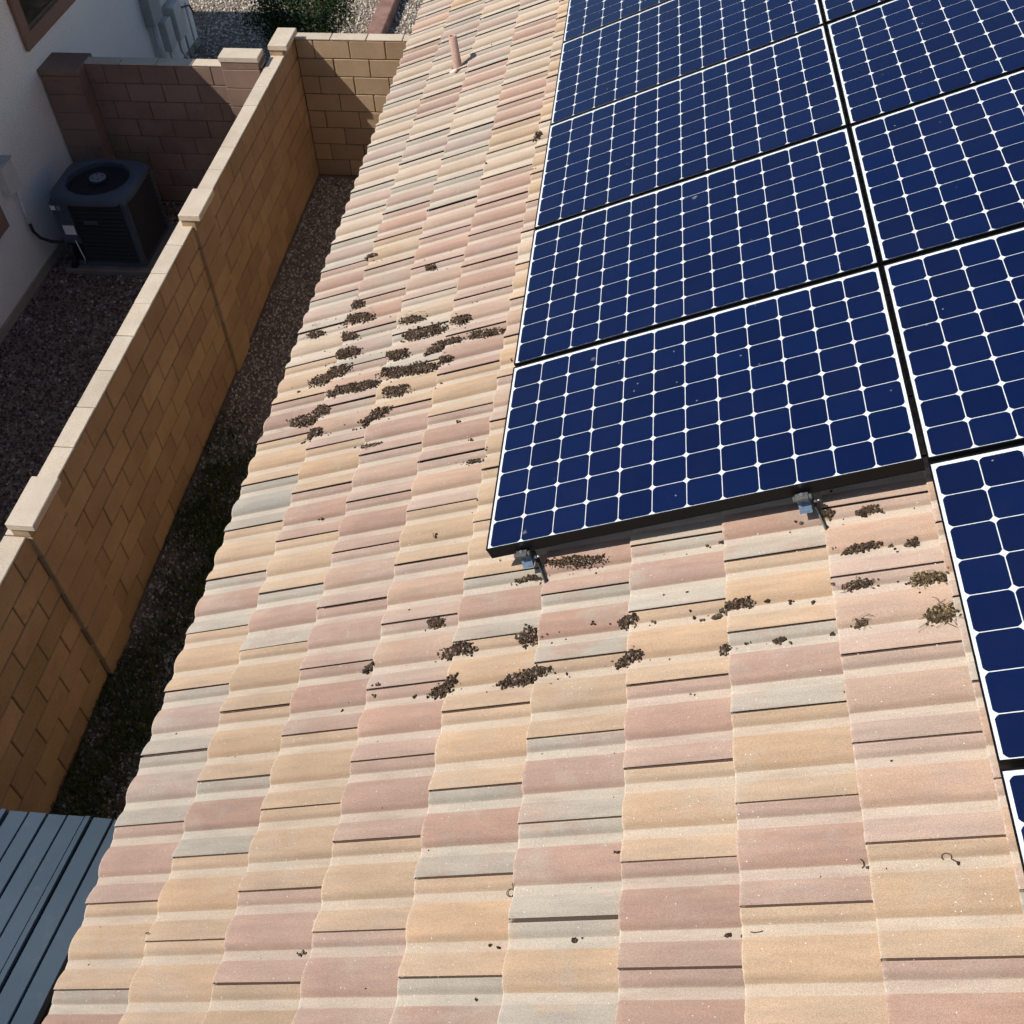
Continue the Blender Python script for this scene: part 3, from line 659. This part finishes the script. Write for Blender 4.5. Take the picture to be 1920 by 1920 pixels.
MB().box(-aw + .06, -aw + .2, -ad - .004, -ad + .03, zb + .28, zt_ - .005, 0.004).build('service_panel', 'ac_case', ac)
# rounded lid with a round opening
def rrect(hx, hy, r, n=8):
    out = []
    for cx, cy, a0 in ((hx - r, hy - r, 0), (-hx + r, hy - r, 90), (-hx + r, -hy + r, 180), (hx - r, -hy + r, 270)):
        out += [(cx + r * math.cos(R(a0 + 90 * i / (n - 1))), cy + r * math.sin(R(a0 + 90 * i / (n - 1)))) for i in range(n)]
    return out
k = 64; fr_ = 0.33; outer = []
for i in range(k):                                              # rounded square sampled by angle so that the opening stays round
    t = 2 * math.pi * i / k; e = 5.0; q = (abs(math.cos(t)) ** e + abs(math.sin(t)) ** e) ** (-1 / e)
    outer.append(((aw + .02) * q * math.cos(t), (ad + .02) * q * math.sin(t)))
inner = [(fr_ * math.cos(2 * math.pi * i / k), fr_ * math.sin(2 * math.pi * i / k)) for i in range(k)]
L0 = [(x, y, zt_ - .035) for x, y in outer]; L1 = [(x, y, zt_ + .02) for x, y in outer]; L2 = [(x * .94, y * .94, zt_ + .045) for x, y in outer]
L3 = [(x * 1.04, y * 1.04, zt_ + .052) for x, y in inner]; L4 = [(x, y, zt_ + .047) for x, y in inner]; L5 = [(x, y, zt_ - .05) for x, y in inner]
vs = L0 + L1 + L2 + L3 + L4 + L5; fs = [(i * k + j, i * k + (j + 1) % k, (i + 1) * k + (j + 1) % k, (i + 1) * k + j) for i in range(5) for j in range(k)]
mb = MB(); mb.add(vs, fs, True); lid = mb.build('lid', 'ac_case', ac)
mb = MB()
for r_ in (0.10, 0.14, 0.18, 0.22, 0.26, 0.30): mb.tube([(r_ * math.cos(2 * math.pi * i / 36), r_ * math.sin(2 * math.pi * i / 36), zt_ + .052) for i in range(37)], 0.0028, 5, False)
for i in range(12): t = 2 * math.pi * i / 12; mb.tube([(0.06 * math.cos(t), 0.06 * math.sin(t), zt_ + .055), (0.335 * math.cos(t), 0.335 * math.sin(t), zt_ + .047)], 0.003, 5)
mb.build('fan_grille', 'ac_dark', ac)
mb = MB(); mb.tube([(0, 0, zt_ + .03), (0, 0, zt_ + .062)], 0.085, 24); mot = mb.build('motor_plate', 'ac_grey', ac)
for i in range(4):
    t = 2 * math.pi * i / 4 + 0.5; MB().tube([(0.055 * math.cos(t), 0.055 * math.sin(t), zt_ + .062), (0.055 * math.cos(t), 0.055 * math.sin(t), zt_ + .068)], 0.008, 8).build('bolt', 'ac_dark', mot)
for i in range(3):
    mb = MB(); a0 = i * 2.094; vs = []
    for j in range(7):
        t = a0 + j * 0.16; z = zt_ - .02 - j * 0.012; vs += [(0.05 * math.cos(t), 0.05 * math.sin(t), z), (0.315 * math.cos(t), 0.315 * math.sin(t), z)]
    mb.add(vs, [(2 * j, 2 * j + 1, 2 * j + 3, 2 * j + 2) for j in range(6)], True); mb.build('fan_blade', 'ac_dark', ac)
MB().box(-aw + .065, -aw + .19, -ad - .007, -ad - .0045, zt_ - .39, zt_ - .28).build('label_plate', 'white_label', ac)
MB().box(-aw + .01, -aw + .075, -ad - .003, -ad - .0005, zt_ - .10, zt_ - .05).build('label_plate', 'white_label', ac)
MB().box(-aw + .08, -aw + .12, -ad - .007, -ad - .0045, zt_ - .10, zt_ - .05).build('label_plate', 'ac_grey', ac)
MB().box(-.10, .05, -ad - .010, -ad - .002, zt_ - .26, zt_ - .215, 0.003).build('name_plate', 'ac_case', ac)
MB().tube([(-aw + .15, -ad - .01, .40), (-aw + .18, -ad - .04, .3), (-aw + .20, -ad - .05, .2), (-aw + .17, -ad - .03, .12)], 0.006, 6).build('cable', 'white_label', ac)
MB().tube([(-aw + .08, -ad - .01, .36), (-aw + .07, -ad - .05, .3), (-aw + .09, -ad - .06, .18), (-aw + .02, -ad - .02, .07)], 0.035, 10).build('insulated_line', 'black_rubber', ac)

# ================================================================== SHED ROOF at the lower left
sh = empty('metal_patio_cover', (-2.3, -1.8, GZ)); tag(sh, 'slate blue ribbed metal patio cover below the eave at the lower left', 'patio cover')
SHI = T(*sh.location).inverted()
slope = math.atan(0.235); y_far, z_far = -1.775, -1.0
SM = SHI @ T(-1.44, y_far, z_far) @ Matrix.Rotation(-slope, 4, 'X') @ T(0, -3.2, 0)      # local: y 0..3.2 up to the far edge, z out of the sheet
x = 0.0; i = 0; widths = [0.085, 0.085, 0.028, 0.075, 0.082, 0.078, 0.085, 0.03, 0.085, 0.08, 0.085, 0.085, 0.03] * 3
for wd in widths:
    if x - wd < -2.6: break
    rib = wd < 0.05
    MB().box(x - wd + 0.002, x - 0.002, 0, 3.2 - (0.0 if not rib else 0.004), -0.04, 0.0 + (0.014 if rib else (0.003 if i % 2 else 0.0)), 0.0025).build('rib' if rib else 'roof_strip', 'shed', sh, SM)
    x -= wd + 0.0035; i += 1
MB().box(-2.62, 0.0, 0.05, 3.18, -0.075, -0.043).build('under_sheet', 'dark_metal', sh, SM)
for xx in (-0.35, -2.45):
    MB().box(xx - 0.04, xx + 0.04, -0.04, 0.04, 0, z_far - 0.12 - GZ + 0.07).build('post', 'shed', sh, SHI @ T(-1.44, y_far - 0.3, GZ))
    MB().box(xx - 0.04, xx + 0.04, -0.04, 0.04, 0, z_far - 0.12 - GZ + 0.62).build('post', 'shed', sh, SHI @ T(-1.44, y_far - 2.8, GZ))

# ================================================================== GROUND, GRAVEL, WEEDS
gm = MB()
S = 300; gm.add([(-S, -S, GZ), (S, -S, GZ), (S, S, GZ), (-S, S, GZ)], [(0, 1, 2, 3)])
tag(gm.build('ground', 'gravel_ground'), kind='structure')
def gravel(regions, mat, label):
    P, Sz = [], []
    for (x0, x1, y0, y1, dens, s0, s1) in regions:
        n = int((x1 - x0) * (y1 - y0) * dens)
        p = np.stack([rng.uniform(x0, x1, n), rng.uniform(y0, y1, n), np.full(n, GZ)], 1); s = rng.uniform(s0, s1, n) ** 1.0
        p[:, 2] += s * 0.35; P.append(p); Sz.append(s)
    v, f = lumps(np.concatenate(P), np.concatenate(Sz), rng, rough=0.22)
    o = link('gravel', np_mesh('gravel', v, f), mat); tag(o, label, 'gravel', kind='stuff')
OCT = (np.array([[1, 0, 0], [-1, 0, 0], [0, 1, 0], [0, -1, 0], [0, 0, 1], [0, 0, -1]], float),
       np.array([[0, 2, 4], [2, 1, 4], [1, 3, 4], [3, 0, 4], [2, 0, 5], [1, 2, 5], [3, 1, 5], [0, 3, 5]]))
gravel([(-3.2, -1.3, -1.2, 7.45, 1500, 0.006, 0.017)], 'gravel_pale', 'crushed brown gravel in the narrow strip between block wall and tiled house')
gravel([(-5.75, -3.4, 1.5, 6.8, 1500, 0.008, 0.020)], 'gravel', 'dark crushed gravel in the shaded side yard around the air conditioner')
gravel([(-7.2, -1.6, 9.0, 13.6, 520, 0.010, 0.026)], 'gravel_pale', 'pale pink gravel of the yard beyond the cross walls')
# weeds
def blades(n, fx, fy, h0, h1, rg, dens=None):
    P = np.stack([fx(n), fy(n), np.full(n, GZ)], 1)
    ang = rg.uniform(0, 6.28, n); h = rg.uniform(h0, h1, n); w_ = rg.uniform(0.003, 0.007, n); ln_ = rg.uniform(0.2, 0.9, n)
    d = np.stack([np.cos(ang), np.sin(ang), 0 * ang], 1); s = np.stack([-np.sin(ang), np.cos(ang), 0 * ang], 1)
    a = P - s * w_[:, None]; b = P + s * w_[:, None]; up = np.array([0, 0, 1.0])
    m1 = P + d * (h * ln_ * 0.3)[:, None] + up * (h * 0.6)[:, None]; t = P + d * (h * ln_)[:, None] + up * h[:, None]
    v = np.stack([a, b, m1 + s * w_[:, None] * .7, m1 - s * w_[:, None] * .7, t], 1).reshape(-1, 3)
    base = np.array([[0, 1, 2], [0, 2, 3], [3, 2, 4]]); f = (base[None] + (np.arange(n) * 5)[:, None, None]).reshape(-1, 3); return v, f
cx = rng.uniform(-3.15, -2.3, 60); cy = rng.uniform(-1.2, 3.1, 60)
def gx(n): global _i; _i = rng.integers(0, 60, n); return cx[_i] + rng.normal(0, 0.12, n)
def gy(n): return cy[_i] + rng.normal(0, 0.16, n)
v, f = blades(18000, gx, gy, 0.02, 0.08, rng)
tag(link('weeds', np_mesh('weeds', v, f), 'grass'), 'thin green weeds growing in the shaded gravel strip along the block wall', 'weeds', kind='stuff')

# ================================================================== SHRUB, CURB AND HOSE beyond the cross wall
tr = empty('evergreen_shrub', (-3.72, 9.75, GZ)); tag(tr, 'dense dark green shrub behind the far block pilaster', 'shrub')
mb = MB(); tips = []
mb.tube([(0, 0, -0.02), (0.02, 0.01, 0.3), (0.0, 0.03, 0.7), (0.03, 0, 1.2)], [0.06, 0.05, 0.035, 0.015], 8)
for i in range(14):
    t = i * 2.4; z0 = 0.2 + 0.05 * i; r_ = 0.35 + 0.25 * math.sin(i * 1.7) ** 2
    tip = Vector((r_ * math.cos(t), r_ * math.sin(t), z0 + 0.35)); tips.append(tip); mb.tube([(0, 0, z0), tuple(tip * 0.5 + Vector((0, 0, z0 * .5 + .05))), tuple(tip)], [0.022, 0.014, 0.006], 6)
mb.build('trunk', 'bark', tr)
rg = np.random.default_rng(3); pts = []
for i in range(95):                                             # leaf clumps spread through the crown
    d = rg.normal(size=3); d /= np.linalg.norm(d); d[2] *= 0.9; rr_ = rg.uniform(0.25, 1.0) ** 0.5
    c = np.array([0, 0, 0.93]) + d * np.array([0.66, 0.62, 0.80]) * rr_ * rg.uniform(0.82, 1.12); c[2] = max(c[2], 0.12)
    n = rg.integers(110, 190); q = c + rg.normal(size=(n, 3)) * np.array([0.085, 0.085, 0.075]); q[:, 2] = np.maximum(q[:, 2], 0.03); pts.append(q)
P = np.concatenate(pts); n = len(P); Rm = rand_rot(n, rg); sz = rg.uniform(0.013, 0.028, n)
lf = np.array([[0, -1.1, 0], [0.42, 0, 0.1], [0, 1.1, 0], [-0.42, 0, 0.1]])
v = np.einsum('nij,kj->nki', Rm, lf) * sz[:, None, None] + P[:, None, :]; f = (np.array([[0, 1, 2, 3]])[None] + (np.arange(n) * 4)[:, None, None]).reshape(-1, 4)
link('crown', np_mesh('crown', v.reshape(-1, 3), f), 'leaf', tr)
MB().box(-3.32, -3.08, 7.9, 14.5, GZ - 0.1, GZ + 0.17, 0.015).build('low_curb', 'curb')
tag(bpy.data.objects['low_curb'], 'low red brown curb running away across the pale gravel beyond the wall', 'curb')
hp = [(-5.6, 10.2, GZ + .012), (-5.3, 10.0, GZ + .03), (-5.0, 10.3, GZ + .03), (-4.95, 9.8, GZ + .03), (-5.2, 9.4, GZ + .03), (-4.9, 9.1, GZ + .03), (-4.6, 9.0, GZ + .03)]
tag(MB().tube(hp, 0.014, 8).build('garden_hose', 'red_rubber'), 'thin red garden hose lying on shaded gravel near the meter panel', 'hose')

# ================================================================== DROPPINGS
def pan_snap(u, v):
    """v of the middle of the nearest pan in the tile course at u"""
    k = math.floor((u - U0) / E_U) + 1; off = V0 + (W_V / 2 if k % 2 == 0 else 0)
    d = C0 + (WF + W_V / 2 - WN) / 2; m = round((v - off - d) / (W_V / 2)); return off + d + m * W_V / 2
def surf(u, v):
    k = math.floor((u - U0) / E_U) + 1; x = u - (U0 + (k - 1) * E_U); off = V0 + (W_V / 2 if k % 2 == 0 else 0)
    y = (v - off) % W_V; z = max(roll_h(y - C0), roll_h(y - C0 - W_V / 2), roll_h(y - C0 - W_V) - LAP, 0.0)
    return N_PAN + z + 0.0175 * (1 - x / E_U)
def pile(px, py, wpx, hpx, label, mat='dropping', dens=1.0, slant=None, straw=0, name='dropping_pile', pellet=(0.0026, 0.0068)):
    """a heap of pellets lying where the photograph shows it; wpx, hpx = half sizes in photo pixels"""
    u0, v0 = roof_uv(px - wpx, py + (slant if slant is not None else wpx * 0.22), -0.175); u1, v1 = roof_uv(px + wpx, py - (slant if slant is not None else wpx * 0.22), -0.175)
    uc, vc = roof_uv(px, py, -0.172); hu = max(0.012, (u1 - u0) / 2 * 1.1)
    _, va = roof_uv(px, py + hpx, -0.172); _, vb = roof_uv(px, py - hpx, -0.172); hv = max(0.010, (vb - va) / 2)
    rg = np.random.default_rng(int(px * 131 + py)); n = int(min(2200, max(10, 5.8 * dens * hu * hv / (0.0045 ** 2))))
    org = ROOF @ Vector((uc, vc, surf(uc, vc))); pos, sz = [], []
    nb_ = 3 + int(hu / 0.022); bl = [(-0.75 + 1.5 * (q + 0.5) / nb_ + rg.normal() * 0.06, rg.normal() * 0.16, rg.uniform(0.45, 0.85)) for q in range(nb_)] + [(0.0, 0.0, 0.8), (-0.35, -0.1, 0.6), (0.35, 0.1, 0.6)]
    for i in range(n):
        bu, bv_, br = bl[rg.integers(0, len(bl))]
        t = rg.uniform(0, 6.283); r_ = min(abs(rg.normal()) * 0.46, 1.05) if rg.uniform() < 0.985 else abs(rg.normal()) * 0.9
        su, sv_ = bu + r_ * br * math.cos(t) * min(1.0, 1.6 * hv / hu + 0.25), bv_ + r_ * br * math.sin(t) * 1.15
        u = uc + su * hu; v = vc + su * (v1 - v0) / 2 + sv_ * hv
        s = rg.uniform(*pellet); lift = max(0, 1 - r_ ** 2) * min(0.022, hv * 0.8) * br * rg.uniform(0, 1) * min(1, dens)
        p = ROOF @ Vector((u, v, surf(u, v) + s * 0.45 + lift)) - org; pos.append(p[:]); sz.append(s)
    v_, f_ = lumps(np.array(pos), np.array(sz), rg, rough=0.2, squash=(1.25, 0.85, 0.8))
    me = np_mesh(name, v_, f_); o = link(name, me, mat); o.location = org
    tag(o, label, 'droppings', 'heaps of droppings on the tiles')
    if straw:
        mb = MB()
        for i in range(straw):
            t = rg.uniform(0, 6.28); u = uc + rg.normal() * hu * .7; v = vc + rg.normal() * hv * .8; l = rg.uniform(0.012, 0.035); z = surf(u, v) + rg.uniform(0.004, 0.016)
            a_ = Vector((u - l * math.cos(t), v - l * math.sin(t) * .6, z)); b_ = Vector((u + l * math.cos(t), v + l * math.sin(t) * .6, z + rg.uniform(-0.003, 0.008)))
            m_ = (a_ + b_) / 2 + Vector((0, 0, 0.004)) + Vector(rg.normal(size=3) * 0.004)
            mb.tube([ROOF @ a_ - org, ROOF @ m_ - org, ROOF @ b_ - org], 0.0008, 4, False)
        tag(mb.build('straw', 'straw', o), kind='stuff')
    return o
PILES = [
 (672, 574, 13, 7, 'small dark dropping heap, farthest of the cluster near the eave', {}),
 (675, 600, 20, 8, 'oval dark dropping heap just nearer than the farthest heap of the eave cluster', dict(straw=8)),
 (593, 628, 12, 6, 'small straw-mixed dropping heap closest to the eave at the far left of the cluster', dict(straw=8)),
 (657, 635, 13, 6, 'small dark dropping heap right of the one closest to the eave', {}),
 (655, 665, 20, 9, 'oval dark dropping heap between two pale tan tiles in the eave cluster', {}),
 (775, 601, 22, 6, 'loose twiggy dropping heap on a pale tile in the middle of the far row', dict(straw=16, dens=0.6)),
 (867, 603, 15, 7, 'small dropping heap of the far row nearest the solar panels', dict(straw=5)),
 (793, 626, 32, 11, 'large dark dropping heap behind the middle of the eave cluster', {}),
 (914, 624, 31, 9, 'long reddish brown dropping heap beside the second solar panel', {}),
 (849, 641, 17, 6, 'dark dropping heap running on from the long one beside the solar panel', {}),
 (817, 653, 18, 9, 'dark slanting dropping heap at the lower end of the row beside the panels', dict(slant=8)),
 (747, 669, 16, 8, 'rounded dark dropping heap in the middle of the eave cluster', {}),
 (835, 678, 14, 6, 'small dropping heap just right of the longest heap', {}),
 (622, 705, 34, 10, 'long slanting dropping heap on the left of the cluster, nearer the eave', dict(slant=12)),
 (767, 697, 52, 10, 'longest dark dropping heap in the middle of the eave cluster', dict(dens=1.1)),
 (664, 728, 46, 8, 'long dropping heap running down to the left from the longest heap', dict(slant=11)),
 (745, 737, 20, 9, 'rounded dark dropping heap on the near side of the longest heap', dict(straw=4)),
 (569, 790, 22, 9, 'straw-mixed dropping heap near the eave on the near side of the cluster', dict(straw=10)),
 (605, 775, 15, 9, 'dark dropping heap just up the roof from the straw-mixed one near the eave', {}),
 (703, 784, 24, 8, 'slanting dropping heap standing alone on the near side of the cluster', dict(slant=10)),
 (592, 815, 12, 7, 'small dark dropping heap nearest the camera on the left of the cluster', {}),
 (697, 838, 19, 5, 'thin twiggy dropping scatter beside a tile joint on the near side of the cluster', dict(dens=0.5, straw=10)),
 (887, 863, 15, 5, 'thin scatter of droppings left of the nearest solar panel', dict(dens=0.5)),
 (1010, 260, 8, 4, 'tiny dark dropping heap beside the third solar panel', {}),
 (808, 504, 9, 5, 'tiny lone dropping heap far up the eave side of the roof', {}),
 (698, 485, 12, 3, 'flat dark dropping streak at a far tile joint near the eave', dict(dens=0.6)),
 (1079, 1058, 55, 12, 'long grey brown dropping heap under the near edge of the nearest panel, beside the clamp', dict(dens=0.9, slant=7, pellet=(0.0022, 0.0045))),
 (991, 1084, 24, 9, 'grey brown dropping heap directly below the left clamp', dict(dens=0.9, pellet=(0.0022, 0.0045))),
 (1179, 1167, 19, 12, 'dark dropping heap on a tile edge, middle of the nearer row', {}),
 (988, 1196, 20, 17, 'round dark dropping heap in the nearer rows, below the left clamp', {}),
 (858, 1222, 27, 13, 'dark dropping heap in the nearer rows, furthest down towards the eave but one', dict(slant=4)),
 (816, 1169, 15, 11, 'small round dark dropping heap alone between pink tiles left of the nearer rows', {}),
 (990, 1270, 48, 12, 'long slanting dark dropping heap, largest of the nearer rows', dict(slant=13, dens=1.1)),
 (835, 1291, 23, 13, 'dark dropping heap nearest the camera', dict(slant=7)),
 (1181, 1236, 23, 13, 'dark dropping heap on a tan tile right of the largest near heap', {}),
 (1383, 1137, 34, 9, 'loose dark dropping heap below the gap between the two clamps', {}),
 (1344, 1154, 10, 6, 'small dropping clump at the lower end of the loose heap between the clamps', {}),
 (1627, 958, 24, 11, 'open dropping heap just right of the right clamp', dict(dens=0.5)),
 (1613, 1029, 30, 8, 'dropping heap with a pale feather end, second row below the right clamp', dict(dens=0.8)),
 (1710, 1016, 14, 9, 'small dropping heap beside the upper panel column, second row below the clamp', dict(dens=0.6)),
 (1613, 1098, 25, 11, 'dark dropping heap with pale straw, third row below the right clamp', dict(straw=8)),
 (1742, 1083, 30, 13, 'yellow brown dropping heap against the edge of the upper panel column', dict(mat='dropping_straw', straw=10, dens=1.4)),
 (1764, 1152, 24, 18, 'round straw yellow dropping heap nearest the upper panel column', dict(mat='dropping_straw', straw=20)),
 (1616, 1172, 14, 9, 'small dropping heap with pale straw, fourth row below the right clamp', dict(straw=8, dens=0.6)),
 (1360, 1215, 10, 12, 'small upright dropping clump at a tile edge right of the near heaps', {}),
 (1460, 1200, 11, 7, 'small dark dropping clump on a grey tile right of the near heaps', dict(dens=0.8)),
 (692, 1251, 13, 10, 'small dropping clump furthest down towards the eave in the nearer rows', dict(dens=0.7)),
 (1553, 968, 10, 9, 'small dropping clump at the foot of the right clamp', {}),
]
for (x_, y_, a_, b_, lab, kw) in PILES: pile(x_, y_, a_, b_, lab, **kw)
# single pellets scattered around the heaps, too many and small to tell apart
rg = np.random.default_rng(11); pos, sz = [], []
singles = [(545, 728), (713, 686), (915, 848), (899, 943), (966, 679), (818, 1008), (602, 973), (883, 823), (1115, 1172), (1225, 1166), (1442, 1130), (1480, 1128), (1480, 995), (1500, 983), (1328, 1023), (1348, 1015), (1400, 1208), (1563, 1100), (1560, 1188), (1672, 1023), (1713, 950), (913, 315), (1003, 319), (930, 87), (560, 1788), (570, 1785), (915, 1770), (930, 1776), (1075, 1765), (1090, 1760), (1300, 1302), (705, 1308), (645, 1330), (1677, 1428), (1367, 1752), (1393, 1755), (892, 1873), (1162, 1600), (1628, 1622), (1795, 1617), (713, 1290), (775, 1305), (830, 720), (860, 790), (890, 570), (560, 735), (663, 803), (570, 829), (1290, 1148), (1318, 1163), (1303, 1158), (1520, 1128)]
for (x_, y_) in singles:
    for i in range(rg.integers(1, 6)):
        u, v = roof_uv(x_ + rg.normal() * 3, y_ + rg.normal() * 1.5, -0.175); s = rg.uniform(0.003, 0.0075); pos.append((ROOF @ Vector((u, v, surf(u, v) + s * .5)))[:]); sz.append(s)
for (x_, y_, a_, b_, lab, kw) in PILES:
    for i in range(5):
        u, v = roof_uv(x_ + rg.normal() * a_ * 1.5, y_ + rg.normal() * b_ * 0.9, -0.175); v += 0.5 * (pan_snap(u, v) - v); s = rg.uniform(0.002, 0.005)
        pos.append((ROOF @ Vector((u, v, surf(u, v) + s * .5)))[:]); sz.append(s)
for i in range(120):
    u, v = rg.uniform(-1.5, 1.5), rg.uniform(-2.8, 3); 
    if u > -0.03 and v > -1.0: continue
    s = rg.uniform(0.0012, 0.003); v = pan_snap(u, v) + rg.normal() * 0.02; pos.append((ROOF @ Vector((u, v, surf(u, v) + s * .5)))[:]); sz.append(s)
v_, f_ = lumps(np.array(pos), np.array(sz), rg, rough=0.2, squash=(1.25, 0.85, 0.8))
tag(link('scattered_droppings', np_mesh('scattered_droppings', v_, f_), 'dropping'), 'single dark dropping pellets scattered over the sunlit tiles', 'droppings', kind='stuff')
# curled dry stems
def stem(px, py, pts, label):
    u, v = roof_uv(px, py, -0.172); org = ROOF @ Vector((u, v, surf(u, v)))
    mb = MB(); mb.tube([ROOF @ Vector((u + a_, v + b_, surf(u + a_, v + b_) + 0.003 + c_)) - org for a_, b_, c_ in pts], 0.0014, 5)
    o = mb.build('dry_stem', 'dropping'); o.location = org; tag(o, label, 'stem', 'dry stems on the tiles')
loop = [(0.012 * math.cos(t), 0.012 * math.sin(t), 0.002) for t in np.linspace(0.3, 6.6, 12)]
stem(955, 1672, [(0.014, 0.020, 0.002)] + loop[::-1], 'tiny dark curled stem on a pale pan left of a pink tile, near bottom centre')
stem(1788, 1610, [(-0.016 + 0.012 * math.cos(t), 0.006 + 0.010 * math.sin(t), 0.003) for t in np.linspace(3.9, -0.6, 10)] + [(0.006, -0.008, 0.004), (0.012, -0.010, 0.005)], 'dark hooked stem on a tan tile close to the upper panel column')
stem(1618, 1618, [(-0.006, 0.012, 0), (0.0, 0.006, 0.002), (0.001, -0.004, 0.002), (-0.006, -0.010, 0)], 'small dark bent stem on a pink tile left of the hooked stem')
stem(1422, 1748, [(-0.02, 0.0, 0), (-0.008, -0.003, 0.002), (0.006, -0.001, 0.002), (0.012, 0.001, 0.002)], 'small straight dark stem on a pale pan at the lower right')
stem(285, 1752, [(-0.016, 0.014, 0.001), (-0.006, 0.006, 0.004), (-0.002, -0.006, 0.006), (0.008, -0.010, 0.003)], 'thin dry stem caught in a tile joint at the lower left')
